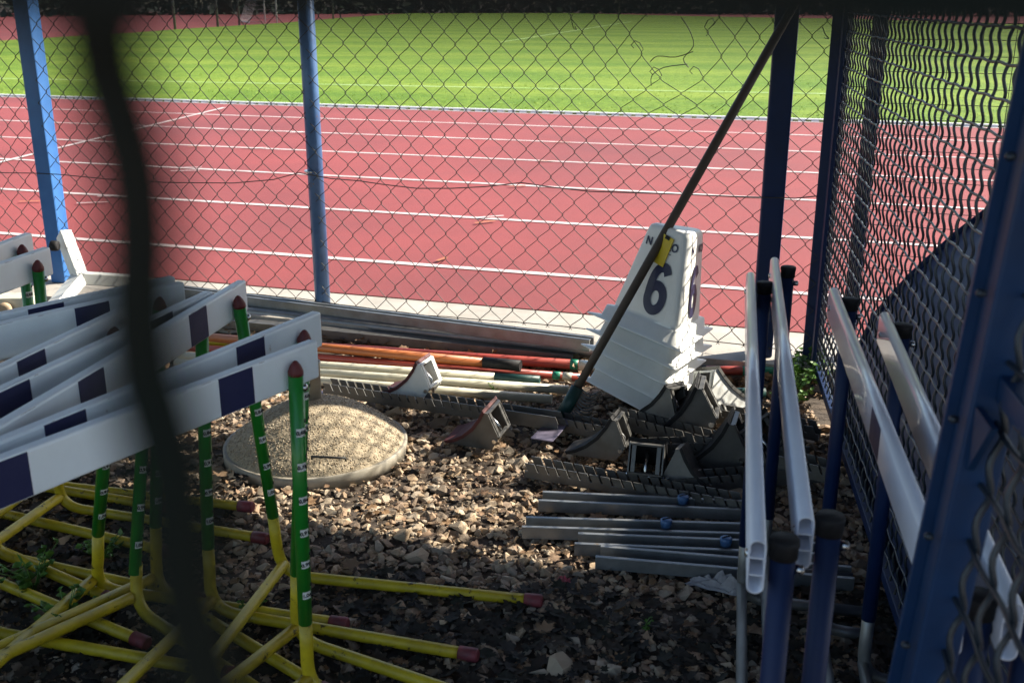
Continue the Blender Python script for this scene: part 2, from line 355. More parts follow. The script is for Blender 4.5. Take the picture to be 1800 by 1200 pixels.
# ------------------------------------------------------------------ far things: goal, railing, trees
def far_at(px, py): return at(px, py, ZT)
def goal():
    A = far_at(487, 40); Bp = far_at(590, 34); A = V(A.x, A.y, ZT); 
    d = V(-.35, .94, 0).normalized(); wd = 5.0; h = 2.0
    B = A + d * wd; back = V(-.94, -.35, 0).normalized() * 1.6
    g = thing('football_goal', A, 'small football goal with white frame and net beyond the grass', 'goal')
    for p in (A, B): MB().tube([p, p + V(0, 0, h)], .05, 8).build('goal_post', M_white, g)
    MB().tube([A + V(0, 0, h), B + V(0, 0, h)], .05, 8).build('crossbar', M_white, g)
    mb = MB()
    for k in range(18):
        q = A + d * wd * k / 17; mb.tube([q + V(0, 0, h), q + back * .5 + V(0, 0, h), q + back + V(0, 0, .02)], .012, 3, False)
    for k in range(9):
        z = h * k / 8; off = back * (1 - .5 * z / h)
        mb.tube([A + V(0, 0, z), A + off + V(0, 0, z), B + off + V(0, 0, z), B + V(0, 0, z)], .012, 3, False)
    mb.build('net', M_net, g)['kind'] = 'stuff'
    MB().tube([A + back + V(0, 0, .03), B + back + V(0, 0, .03)], .04, 6).build('back_bar', M_white, g)
goal()
prev = None
for i, (px, py, lab) in enumerate(((308, 52, 'grey railing post left of the goal, nearest of the far posts'), (383, 47, 'grey railing post second to the left of the goal'), (421, 44, 'slim grey railing post just left of the goal'), (550, 37, 'grey post just right of the goal net'), (586, 34, 'pale post at the right end of the goal'), (1088, 25, 'pale lamp column on the far side of the field'))):
    p = far_at(px, py); p.z = .02; h = 2.6 if i < 5 else 7
    t = thing('railing_post' if i < 5 else 'lamp_column', p, lab, 'post', 'far posts beyond the field' if i < 5 else None)
    MB().tube([p, p + V(0, 0, h)], .06 if i < 5 else .09, 8).build('shaft', M_galv, t)
    MB().lathe([(.1, 0), (.1, .03), (.07, .06)], 10, Matrix.Translation(p)).build('foot_plate', M_galv, t)
def tree(p, h, r, label, m, n=900):
    t = thing('conifer_tree', p, label, 'tree', 'dark trees beyond the field')
    MB().tube([p, p + V(0, 0, h * .5), p + V(.1, 0, h * .95)], [r * .09, r * .06, .03], 7).build('trunk', M_bark, t)
    mb = MB()
    for i in range(n):
        z = random.random() ** 1.5 * h; rr = r * (1 - z / h) ** .6 * random.uniform(.35, 1.05) * (1 + .25 * math.sin(z * 2.1 + i % 5)); an = random.uniform(0, 6.283)
        c = p + V(rr * math.cos(an), rr * math.sin(an), z + .15); s = random.uniform(.25, .6)
        a = V(random.gauss(0, 1), random.gauss(0, 1), random.gauss(0, .5)).normalized() * s; b = V(random.gauss(0, 1), random.gauss(0, 1), random.gauss(0, .7)).normalized() * s * .6
        mb.add([c - a, c + b, c + a, c - b], [(0, 1, 2, 3)])
    mb.build('crown', m, t)
xs = [(-62, 84), (-50, 92), (-39, 98), (-28, 108), (-17, 116), (-6, 121), (5, 121), (16, 120), (27, 112), (38, 106), (49, 98), (60, 92)]
LB = ['leftmost dark conifer beyond the far track', 'second dark conifer from the left beyond the far track', 'third dark conifer from the left, behind the bent blue post',
      'fourth dark conifer from the left beyond the far track', 'dark conifer behind the far end of the goal', 'dark conifer just right of the goal, beyond the field',
      'dark conifer beyond the field at the middle of the picture', 'dark conifer just right of the middle, beyond the field', 'dark conifer behind the lamp column',
      'dark conifer behind the torn part of the fence', 'second dark conifer from the right beyond the field', 'rightmost dark conifer beyond the field']
for (x, y), lb in zip(xs, LB): tree(V(x, y, -.02), random.uniform(9, 13), 7.2, lb, random.choice((M_fol, M_fol2)))
mb = MB()
for i in range(9000):
    x = random.uniform(-75, 75); y = 124 - abs(x) * .52 + random.uniform(-1.2, 1.8); c = V(x, y, random.uniform(0, 2.6)); s = random.uniform(.2, .5)
    a = V(random.gauss(0, 1), random.gauss(0, .6), random.gauss(0, .6)).normalized() * s; b = V(random.gauss(0, .6), random.gauss(0, .6), random.gauss(0, 1)).normalized() * s * .7
    mb.add([c - a, c + b, c + a, c - b], [(0, 1, 2, 3)])
tag(mb.build('undergrowth', M_fol2), 'dark undergrowth beneath the trees beyond the field', 'undergrowth', kind='stuff')

# ------------------------------------------------------------------ canopy roof over the yard (out of frame above)
RZ = 1.89
def roof():
    mb = MB(); n = 150; L0, L1 = -6.0, 4.7; vs = []
    E0 = F0 + FN * .02
    for i in range(n + 1):
        u = L0 + (L1 - L0) * i / n; z = RZ + (.018 if i % 2 else 0)
        for vv in (0, -3.7): p = E0 + FU * u + FN * vv; vs.append((p.x, p.y, z))
    mb.add(vs, [(2 * i, 2 * i + 1, 2 * i + 3, 2 * i + 2) for i in range(n)])
    o = mb.build('unseen_roof', M_roof); o['kind'] = 'structure'
    # columns hold it at the back, outside the picture
    for u, v in ((-5.9, -3.6), (-3.4, -3.6), (4.6, -3.6), (4.6, -.1), (-5.9, -.1)):
        p = E0 + FU * u + FN * v
        MB().sqtube(V(p.x, p.y, -.02), V(p.x, p.y, RZ + .005), .08, .08, FU).build('roof_column', M_blue, o)
    return o
roof()

# ------------------------------------------------------------------ chain-link fence at the back
def fence_uv(px, py):
    p = onplane(px, py, F0, FN); return (p - F0).dot(FU), p.z
cl = thing('chain_link_fence', F0, 'sagging grey chain link fence on blue posts before the red track', 'fence')
W = .0485; HR = .050
tc_u, tc_z = fence_uv(1195, 70)
ucorner = fence_uv(1425, 640)[0]
def fdef(u, z):
    du = .020 * noise.noise((u * 1.3, z * 1.6, 3)) + .004 * noise.noise((u * 7, z * 7, 9))
    dz = .022 * noise.noise((u * 1.1, z * 1.3, 11)) + .005 * noise.noise((u * 7, z * 7, 21))
    dn = .02 * noise.noise((u * 1.7, z * 1.7, 31))
    r = math.hypot((u - tc_u), (z - tc_z)); k = .05 * math.exp(-(r / .33) ** 2)
    if r > 1e-4: du += k * (u - tc_u) / r; dz += k * (z - tc_z) / r - .03 * math.exp(-(r / .4) ** 2)
    return du, dz, dn
def fp(u, z):
    du, dz, dn = fdef(u, z); return F0 + FU * (u + du) + FN * (-.03 + dn) + V(0, 0, z + dz - F0.z)
nw0 = int(math.floor(-1.7 / W)); nw1 = int(ucorner / W)
for k in range(nw0 - 8, nw1 + 1):
    runs = [[]]
    for j in range(0, 33):
        z = ZT + .03 + j * HR; s = 1 if (j + k) % 2 else -1; u = k * W + s * W * .5
        dead = ((u - tc_u) / .055) ** 2 + ((z - tc_z) / .085) ** 2 < 1 or (abs(u - tc_u) < .05 and z > tc_z)
        if dead:
            if runs[-1]:
                e_ = runs[-1][-1]; sg = FU * (.012 if noise.noise((k * 5.1, j, 2)) > 0 else -.012)
                runs[-1] += [e_ + V(0, 0, .022) + sg - FN * .006, e_ + V(0, 0, .030) + sg * 2.4 - FN * .016, e_ + V(0, 0, .014) + sg * 3.4 - FN * .022, e_ + V(0, 0, .004) + sg * 2.6 - FN * .016]
                runs.append([])
            continue
        e = .003 * s
        bend = noise.noise((k * 3.1, j * 1.7, 5)) * .004
        P0 = fp(u - s * .007 + bend, z - .010); P1 = fp(u + e, z); P2 = fp(u - s * .007 + bend, z + .010)
        off = FN * (.0022 if (j % 2) else -.0022)
        runs[-1] += [P0 - off, P1 + off, P2 - off]
    for r_ in runs:
        if len(r_) > 5: MB().tube(r_, .00165, 4, False).build('wire', M_wire, cl)
# torn ends curling round the hole
for pts in (((1200, 30), (1215, 52), (1222, 80), (1205, 102), (1213, 118)), ((1146, 108), (1160, 98), (1190, 100), (1222, 90)), ((1148, 150), (1150, 132), (1170, 118), (1212, 112)), ((1447, 48), (1452, 60), (1458, 68), (1450, 66)), ((1007, 25), (1013, 48), (1017, 52), (1016, 46))):
    P = [onplane(x, y, F0, FN) - FN * (.03 + .01 * (i % 2)) for i, (x, y) in enumerate(pts)]
    # smooth
    Q = []
    for i in range(len(P) - 1):
        for t in (0, .33, .66): 
            a, b, c, d_ = P[max(i - 1, 0)], P[i], P[i + 1], P[min(i + 2, len(P) - 1)]
            Q.append(.5 * ((2 * b) + (c - a) * t + (2 * a - 5 * b + 4 * c - d_) * t * t + (3 * b - a - 3 * c + d_) * t ** 3))
    Q.append(P[-1]); MB().tube(Q, .0017, 4, False).build('loose_wire', M_wire, cl)
tw = [(-60, 300), (0, 301), (70, 302), (115, 304), (200, 312), (300, 318), (420, 319), (490, 313), (535, 301), (590, 311), (640, 315), (680, 321), (740, 328), (800, 328), (860, 325), (923, 318), (970, 325), (1040, 333), (1200, 338), (1300, 342), (1400, 345), (1437, 341)]
MB().tube([onplane(x, y, F0, FN) - FN * .045 for x, y in tw], .0022, 5, False).build('tension_wire', M_wire, cl)
bw = [fp(u * .1, ZT + .03) for u in range(-19, int(ucorner * 10) + 1)]
MB().tube(bw, .002, 5, False).build('bottom_wire', M_wire, cl)
def post(px, py, kind, wd, m, ang=None, top=RZ):
    u, z = fence_uv(px, py); p = F0 + FU * u; p = V(p.x, p.y, ZT - .004)
    if kind == 'round': return MB().tube([p, V(p.x, p.y, top)], wd / 2, 16).build('post', m, cl)
    return MB().sqtube(p, V(p.x, p.y, top), wd, wd, dirv(ang)).build('post', m, cl)
post(113, 505, 'sq', .078, M_blue, -15)
post(568, 540, 'round', .066, M_bluelight)
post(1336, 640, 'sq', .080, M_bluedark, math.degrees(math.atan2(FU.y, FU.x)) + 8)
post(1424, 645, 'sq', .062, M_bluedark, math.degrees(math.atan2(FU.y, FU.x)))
pm = onplane(535, 300, F0, FN) - FN * .045
MB().lathe([(.036, -.004), (.036, .004)], 16, Matrix.Translation(V((F0 + FU * fence_uv(550, 300)[0]).x, (F0 + FU * fence_uv(550, 300)[0]).y, pm.z))).build('wire_tie', M_steel, cl)

# ------------------------------------------------------------------ right wall of crimped mesh
WA = R(90 - 9.35); WD = V(math.cos(WA), math.sin(WA), 0); WN = V(math.sin(WA), -math.cos(WA), 0)
W0 = V(.517, 0, 0)
def wall(t, z, off=0): return W0 + WD * (t / WD.y) + WN * off + V(0, 0, z)      # t = distance from the camera plane
wl = thing('crimped_mesh_wall', wall(3.6, 0), 'dark blue wall of crimped wire mesh along the right side of the yard', 'mesh wall')
PT = .057
def crimp_v(h, ph):
    mb = MB(); n = int(h / PT * 8)  # one wave for each cross wire
    pts = [V(.0022 * math.sin(ph + 2 * math.pi * i / 8), .0032 * math.cos(ph + 2 * math.pi * i / 8), h * i / n) for i in range(n + 1)]
    return mb.tube(pts, .0030, 6, False).mesh('crimped_wire', M_wiregreen)
VW = [crimp_v(RZ - .14, random.uniform(-.5, .5)) for _ in range(7)]
rotw = Matrix.Rotation(WA, 4, 'Z')
tcount = 0; t = .12
tpost = 1.80
while t < 3.72:
    if True:
        p = wall(t, .10) - wl.location
        inst('upright_wire', random.choice(VW), wl, M=Matrix.Translation(p) @ rotw @ Matrix.Rotation(random.gauss(0, .0025), 4, 'Y'))
    tcount += 1; t += PT
def crimp_h(L, ph):
    mb = MB(); n = int(L / PT * 6)
    pts = [V(L * i / n, .0012 * math.cos(ph + 2 * math.pi * i / 12), .0012 * math.sin(ph + 2 * math.pi * i / 12)) for i in range(n + 1)]
    return mb.tube(pts, .0028, 5, False).mesh('crimped_cross_wire', M_wiregreen)
ha = crimp_h((3.72 - .10) / WD.y, 0); hb = crimp_h((3.72 - .10) / WD.y, math.pi)
for k in range(28):
    z = .12 + k * PT
    inst('cross_wire', (ha, hb)[k % 2], wl, M=Matrix.Translation(wall(.10, z) - wl.location) @ rotw)
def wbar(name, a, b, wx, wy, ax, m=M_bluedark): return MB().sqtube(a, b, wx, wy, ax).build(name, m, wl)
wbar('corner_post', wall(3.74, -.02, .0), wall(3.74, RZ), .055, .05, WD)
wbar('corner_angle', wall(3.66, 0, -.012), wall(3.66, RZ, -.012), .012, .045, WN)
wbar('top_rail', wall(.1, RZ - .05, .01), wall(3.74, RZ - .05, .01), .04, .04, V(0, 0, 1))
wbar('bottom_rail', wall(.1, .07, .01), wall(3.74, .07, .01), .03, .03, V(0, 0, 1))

# ------------------------------------------------------------------ gate leaf standing open at the right, near the camera
GD = .86
G0 = V(.455 * GD, GD, 0)
def gl(t, z, off=0): return G0 - WD * t + WN * off + V(.07 * (z - 1.0) + .024, 0, z)      # t = distance from the far post towards the camera
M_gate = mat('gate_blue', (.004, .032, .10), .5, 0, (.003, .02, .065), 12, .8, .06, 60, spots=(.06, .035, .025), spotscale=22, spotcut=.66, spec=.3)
gt = thing('mesh_gate', gl(0, 0), 'blue gate leaf of crimped mesh with a wide post close at the right', 'gate')
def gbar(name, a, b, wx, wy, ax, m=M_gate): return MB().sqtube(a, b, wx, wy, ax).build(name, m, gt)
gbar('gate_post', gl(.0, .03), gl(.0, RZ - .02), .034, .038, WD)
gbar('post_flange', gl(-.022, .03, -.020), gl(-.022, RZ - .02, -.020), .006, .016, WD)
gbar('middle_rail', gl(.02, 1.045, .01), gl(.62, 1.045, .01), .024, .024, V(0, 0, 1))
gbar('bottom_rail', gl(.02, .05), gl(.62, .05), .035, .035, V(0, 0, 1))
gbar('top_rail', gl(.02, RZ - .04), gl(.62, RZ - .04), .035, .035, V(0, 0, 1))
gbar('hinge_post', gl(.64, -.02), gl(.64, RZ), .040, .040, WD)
A = gl(.02, 1.028, -.016)
MB().add([A, A - WD * .05, A + V(0, 0, -.06), A + WN * .006, A - WD * .05 + WN * .006, A + V(0, 0, -.06) + WN * .006], [(0, 1, 2), (5, 4, 3), (0, 3, 4, 1), (1, 4, 5, 2), (2, 5, 3, 0)]).build('gusset_plate', M_gate, gt)
SHR = Matrix.Rotation(math.atan(.07), 4, 'Y')
va2 = crimp_v(RZ - .13, 0); vb2 = crimp_v(RZ - .13, .25)
for k in range(10): inst('upright_wire', (va2, vb2)[k % 2], gt, M=Matrix.Translation(gl(.035 + k * PT, .07, .004) - gt.location) @ SHR @ rotw)
ga = crimp_h(.66, 0); gb = crimp_h(.66, math.pi)
for k in range(29):
    z = .10 + k * PT; inst('cross_wire', (ga, gb)[k % 2], gt, M=Matrix.Translation(gl(.63, z, .004) - gt.location) @ rotw)
    if k % 2 == 0:
        MB().lathe([(.001, .004), (.003, .003), (.004, 0), (.003, -.004)], 8, Matrix.Translation(gl(.012, z, -.029)) @ WN.to_track_quat('-Z', 'Y').to_matrix().to_4x4()).build('weld_tip', M_wiregreen, gt)

# ------------------------------------------------------------------ welded mesh fence that carries on beyond the corner
wf = thing('welded_mesh_fence', F0 + FU * (ucorner + .1), 'thin welded wire fence on blue posts behind the crimped mesh wall', 'fence')
U0 = ucorner + .03; UL = 2.6
def fl(u, z, off=0): p = F0 + FU * u + FN * off; return V(p.x, p.y, z)
hw = MB().tube([V(0, 0, 0), V(UL, 0, 0)], .0016, 4, False).mesh('welded_line_wire', M_wire)
vw = MB().tube([V(0, 0, 0), V(0, 0, 1.62)], .0013, 4, False).mesh('welded_upright_wire', M_wire)
rf = Matrix.Rotation(math.atan2(FU.y, FU.x), 4, 'Z')
for k in range(31): inst('line_wire', hw, wf, M=Matrix.Translation(fl(U0, ZT + .04 + k * .053, .02) - wf.location) @ rf)
for k in range(26): inst('upright_wire', vw, wf, fl(U0 + .02 + k * .1, ZT + .03, .022) - wf.location)
for u in (fence_uv(1484, 652)[0], U0 + 1.3, U0 + 2.5):
    MB().sqtube(fl(u, ZT - .004, .06), fl(u, RZ, .06), .05, .05, FU).build('post', M_bluedark, wf)

# ------------------------------------------------------------------ blue arched mat cover outside the wall
mc = thing('mat_cover', V(1.6, 2.2, 0), 'big dark blue arched cover behind the mesh wall on the right', 'cover')
prof_px = [(1448, 716), (1462, 690), (1478, 655), (1500, 620), (1540, 557), (1600, 490), (1680, 417), (1735, 375)]
Yc = 3.22
prof = []
for x, y in prof_px:
    p = onplane(x, y, V(0, Yc, 0), V(0, 1, 0)); prof.append((max(p.x, .517 + .164 * Yc + .035 + .012 * len(prof)), max(p.z, -.01)))
prof[0] = (prof[0][0], -.015)
prof += [(1.66, .98), (1.80, 1.12), (1.98, 1.24), (2.25, 1.34), (2.7, 1.38), (3.2, 1.28), (3.5, 1.1), (3.65, .6), (3.7, -.015)]  # unseen right part of the cover, shaped to throw shade over the yard
n = len(prof); mb = MB(); vs = []
NL = 16
for k in range(NL + 1):
    y = Yc - k * 1.75 / NL; sh = (y - Yc) * .164
    for i, (x, z) in enumerate(prof):
        wob = .012 * math.cos(k * math.pi) * (1 if 0 < i < n - 1 else 0)
        vs.append((x + sh, y + (.15 if x > 1.64 else 0), z + wob * (.5 if k in (0, NL) else 1)))
mb.add(vs, [(k * n + i, k * n + i + 1, (k + 1) * n + i + 1, (k + 1) * n + i) for k in range(NL) for i in range(n - 1)], True)
mb.add([vs[i] for i in range(n)], [tuple(range(n))]); mb.add([vs[NL * n + i] for i in range(n)], [tuple(reversed(range(n)))])
mb.build('cover_shell', M_mat, mc)
for k in (0, NL):
    y = Yc - k * 1.75 / NL; sh = (y - Yc) * .164
    MB().tube([V(x + sh, y + (.15 if x > 1.64 else 0), z + .008) for x, z in prof], .012, 6).build('edge_piping', M_bluedark, mc)

# ------------------------------------------------------------------ near mesh the photograph is taken through
nm = thing('near_mesh_panel', V(-.04, .072, 0), 'out of focus crimped wire right in front of the camera', 'mesh panel')
NY = .058
def nearp(px, py): return onplane(px, py, V(0, NY, 0), V(0, 1, 0))
wob = [(172, -60), (172, 10), (176, 70), (190, 140), (212, 210), (232, 280), (243, 350), (247, 430), (244, 510), (246, 590), (258, 670), (281, 740), (300, 810), (312, 890), (318, 970), (326, 1050), (345, 1130), (375, 1230)]
up = [nearp(x, y) for x, y in wob]; top, bot = up[0], up[-1]
ext = [V(top.x - .004 * math.sin(i * 1.1), NY, top.z + .011 * i) for i in range(36, 0, -1)] + up + [V(bot.x + .004 * math.sin(i * 1.1), NY, bot.z - .011 * i) for i in range(1, 108)]
MB().tube(ext, .0025, 10).build('crimped_wire', M_wirenear, nm)
def nearwire(x, z0, z1, ph):
    pts = [V(x + .004 * math.sin(i * .9 + ph), NY + .003 * math.cos(i * .9 + ph), z0 + (z1 - z0) * i / 150) for i in range(151)]
    MB().tube(pts, .0024, 6).build('crimped_wire', M_wirenear, nm)
for k in range(1, 9): nearwire(-.046 - .057 * k, .09, RZ - .06, k * 3.1)
for k in range(0, 7): nearwire(.088 + .057 * k, .09, RZ - .06, k * 3.1)
for k in range(28):
    z = .12 + k * .057
    if abs(z - CH + .02) < .055: continue
    pts = [V(-.55 + i * .01, NY + .003 * math.cos(i * .6 + k), z + .003 * math.sin(i * .6 + k)) for i in range(105)]
    MB().tube(pts, .0024, 5).build('crimped_cross_wire', M_wirenear, nm)
A = nearp(-300, 44); B = nearp(2100, 84)
d = (B - A).normalized(); A2 = A - d * .42; B2 = B + d * .34
MB().sqtube(A2 + V(0, 0, .02), B2 + V(0, 0, .02), .012, .04, V(0, 1, 0)).build('rail', M_wirenear, nm)
for x in (-.56, .50): MB().sqtube(V(x, NY, -.02), V(x, NY, RZ), .04, .04, V(1, 0, 0)).build('frame_post', M_bluedark, nm)

# ------------------------------------------------------------------ green and yellow hurdles on the left
HH = .77
M_chip = mat('paint_chip', (.17, .085, .075), .8, 0, (.26, .22, .21), 160, .9)
NUMS = ['0,68', '0,76', '0,84', '0,91', '0,99', '1,06']
def num_mesh(s): return text_mesh(s, .0112, M_ink, .0002)
def hurdle(label, end, ang, base, foot_ang=None, lean=None, green_len=.55, foot_len=.64, zb=HH, stripes=(.17, .585, 1.0), drop=0.0, cap=M_pinkcap):
    """end: right end of the board top (point), ang: board heading, base: foot of the right post (point)"""
    d = dirv(ang); nrm = dirv(ang - 90)                                    # nrm points to the side the feet go
    end = Vector(end); base = Vector(base)
    t = thing('hurdle', V(base.x, base.y, 0), label, 'hurdle', 'green and yellow hurdles heaped on the left')
    bd = (d + V(0, 0, drop)).normalized()
    L = 1.19; c = end - bd * (L / 2) - V(0, 0, .035)
    zax = nrm.cross(bd); zax = zax if zax.z > 0 else -zax
    Mb = Matrix((bd, nrm, zax)).transposed()
    brd = MB().box(c, (L, .022, .072), Mb, bev=.005).build('board', M_board, t, origin=c)
    for q in range(7):
        u = random.uniform(.03, 1.15); ln = random.choice((.006, .010, .014, .03)) * random.uniform(.7, 1.4)
        MB().box(end - bd * u + nrm * .0068 - zax * .0028 - V(0, 0, .0), (ln, .0065, .0032), Mb).build('paint_chip', M_chip, brd)
    for k, s0 in enumerate(stripes):
        cc = end - bd * (s0 - .0) - V(0, 0, .035)
        MB().box(cc, (.075, .0235, .0655), Mb).build('stripe', M_stripe, brd)
    fd = dirv(foot_ang) if foot_ang is not None else nrm
    for side in (0, 1):
        top = end - bd * (.075 + side * 1.03) - V(0, 0, .036) + nrm * .0248
        if side == 0: bs = V(base.x, base.y, .045)
        else: bs = V(base.x, base.y, .045) - d * 1.03; 
        ax = (top - bs); Lp = ax.length; ax.normalize()
        g0 = top - ax * green_len
        ps = MB().tube([g0, g0 + ax * (green_len - .0)], .0138, 18).build('green_post', M_green, t)
        Mx = ax.to_track_quat('Z', 'Y').to_matrix().to_4x4(); Mx.translation = top
        MB().lathe([(.0140, -.004), (.0140, .002), (.010, .013), (.0045, .021), (.001, .023)], 16, Mx).build('cap', M_redcap, ps)
        bp = top - ax * .032 + d * .0175
        Mq = (d * .6 + nrm * .8).normalized().to_track_quat('Z', 'Y').to_matrix().to_4x4(); Mq.translation = top - ax * .030 + (d * .6 + nrm * .8) * .0138
        MB().lathe([(.0075, -.002), (.0075, .003), (.005, .006), (.001, .007)], 12, Mq).build('bolt', M_steel, ps)
        if side == 0:
            # height stickers wrapped on the side that faces the gap
            face = (V(0, 0, CH) - top); face.z = 0; face = face.normalized(); face = (Matrix.Rotation(R(22), 3, 'Z') @ face)
            face = (face - ax * face.dot(ax)).normalized(); side_x = ax.cross(face).normalized()
            step = (green_len - .19) / 5
            for q, s in enumerate(NUMS):
                pz = .115 + q * step; cc = top - ax * pz
                mb = MB(); hh = .0085; vs = []; 
                for zz in (-hh, hh):
                    for k in range(7):
                        an = (k - 3) / 3 * .62; vs.append(cc + ax * zz + (face * math.cos(an) + side_x * math.sin(an)) * .0142)
                mb.add(vs, [(k, k + 1, 7 + k + 1, 7 + k) for k in range(6)], True)
                mb.build('height_sticker', M_sticker, ps)
                inst('height_number', num_mesh(s), ps, M=frame(side_x, ax, face, cc + face * .0146 - parent_world(ps)) )
                hx = (Matrix.Rotation(.9, 3, ax) @ face)
                MB().lathe([(.0038, -.001), (.0038, .0008)], 8, frame(hx.orthogonal().normalized(), hx.cross(hx.orthogonal().normalized()), hx, cc + ax * .02 + hx * .0139)).build('pin_hole', M_ink, ps)
        # yellow L tube: post foot bends into the long foot
        fz = .020; end_f = V(bs.x, bs.y, fz) + fd * (foot_len)
        rb = .075; pts = [g0 + ax * .0005]
        cb = V(bs.x, bs.y, 0)
        kn = V(bs.x, bs.y, fz)
        pts.append(kn + ax * (rb + .03))
        for k in range(7):
            u = k / 6; pts.append((1 - u) ** 2 * (kn + ax * rb) + 2 * u * (1 - u) * kn + u * u * (kn + fd * rb))
        pts += [kn + fd * (foot_len * .5), end_f]
        ft = MB().tube(pts, .0135, 14).build('yellow_foot', M_yellow, t)
        MB().tube([end_f - fd * .035, end_f + fd * .004, end_f + fd * .008], [.0160, .0160, .012], 14).build('end_cap', cap, ft)
    A = V(base.x, base.y, .055) - d * .01 + fd * .012; B = A - d * 1.03
    MB().tube([A, B], .0135, 14).build('cross_tube', M_yellow, t)
    return t
def E_(px, py, z=HH): return at(px, py, z)
hurdle('frontmost white hurdle board with a green post beside the round concrete base', E_(551, 597), 57.2, at(543, 1226), stripes=(.20, .62, 1.02))
hurdle('white hurdle board directly behind the frontmost one, its end touching it', E_(557, 547), 62.3, at(520, 1135), stripes=(.21, .62, 1.02))
hurdle('steeply turned hurdle, third from the front, with a tilted green post', E_(425, 492), 79.5, at(496, 1022), stripes=(.235, .62, 1.02), foot_ang=-10.7)
hurdle('fourth hurdle from the front, its board end just behind the steeply turned one', E_(367, 511), 73.8, at(372, 1085), foot_ang=-16, stripes=(.19, .60, 1.02))
hurdle('hurdle with its board end hidden behind the blurred wire', E_(215, 540), 77.0, at(170, 1045), foot_ang=-14, stripes=(.30, .62, 1.02), green_len=.60)
hurdle('hurdle with a low sloping board, nearer of two side by side behind the blurred wire', E_(320, 495), 50.2, at(275, 1045), stripes=(.22, .60, 1.0))
hurdle('hurdle with a low sloping board, farther of two side by side behind the blurred wire', E_(304, 485), 49.3, at(238, 1080), stripes=(.30, .60, 1.0), green_len=.64)
hurdle('hurdle with a short board end at the left edge, nearer of two by the tripod', E_(82, 434), 76.9, at(108, 900), foot_ang=-17, stripes=(.3, .6, 1.0), cap=M_redcap)
hurdle('hurdle with a short board end at the left edge, farthest of the heap', E_(50, 409), 81.7, at(86, 862), foot_ang=-13, stripes=(.3, .6, 1.0))

hurdle('hurdle standing outside the left edge, nearer pair of yellow feet at the lower left', E_(-28, 512), 70, at(-8, 985), stripes=(.2, .6, 1.0), foot_ang=-20)
hurdle('hurdle standing outside the left edge, farther yellow feet at the lower left', E_(-60, 470), 66, at(-30, 905), stripes=(.2, .6, 1.0), foot_ang=-22)

hurdle('hurdle outside the left edge, its crossing yellow feet lowest at the bottom left', E_(-90, 560), 60, at(-60, 1010), stripes=(.2, .6, 1.0))
hurdle('hurdle outside the left edge, its thin far feet just under the white boards', E_(-40, 425), 74, at(-20, 850), stripes=(.2, .6, 1.0), foot_ang=-18)

hurdle('hurdle outside the left edge, its cross tube nearest the bottom left corner', E_(-70, 640), 78, at(-30, 1120), stripes=(.2, .6, 1.0), foot_ang=-15)
hurdle('hurdle outside the left edge, its feet crossing the middle of the yellow tangle', E_(-95, 500), 58, at(-75, 945), stripes=(.2, .6, 1.0))

# ------------------------------------------------------------------ blue post hurdles with hollow planks on the right
def plank(end, ang, L, parent):
    "hollow plank with three chambers, open ends"
    d = dirv(ang); x = dirv(ang - 90); h = .066; wd = .019; th = .0017
    def loop(hh, ww, r, n=5):
        pts = []
        for sx, sz, a0 in ((1, 1, 0), (-1, 1, 90), (-1, -1, 180), (1, -1, 270)):
            for k in range(n + 1):
                a = R(a0 + 90 * k / n); pts.append((sx * (ww / 2 - r) + r * math.cos(a), sz * (hh / 2 - r) + r * math.sin(a)))
        return pts
    out = loop(h, wd, .0088); inn = loop(h - 2 * th, wd - 2 * th, .0072); n = len(out)
    c1 = Vector(end) - V(0, 0, h / 2); c0 = c1 - d * L
    mb = MB()
    vs = [c + x * a + V(0, 0, b) for c in (c0, c1) for lp in (out, inn) for a, b in lp]
    fs = []
    for k in range(n):
        j = (k + 1) % n
        fs += [(k, j, 2 * n + j, 2 * n + k), (n + k, 3 * n + k, 3 * n + j, n + j), (k, n + k, n + j, j), (2 * n + k, 2 * n + j, 3 * n + j, 3 * n + k)]
    mb.add(vs, fs, True)
    for z in (-.0105, .0105):
        mb.box((c0 + c1) / 2 + V(0, 0, z), (wd - 2 * th, L - .002, th), Matrix((x, d, V(0, 0, 1))).transposed())
    o = mb.build('plank', M_hollow, parent)
    return o, d, x, c0, c1
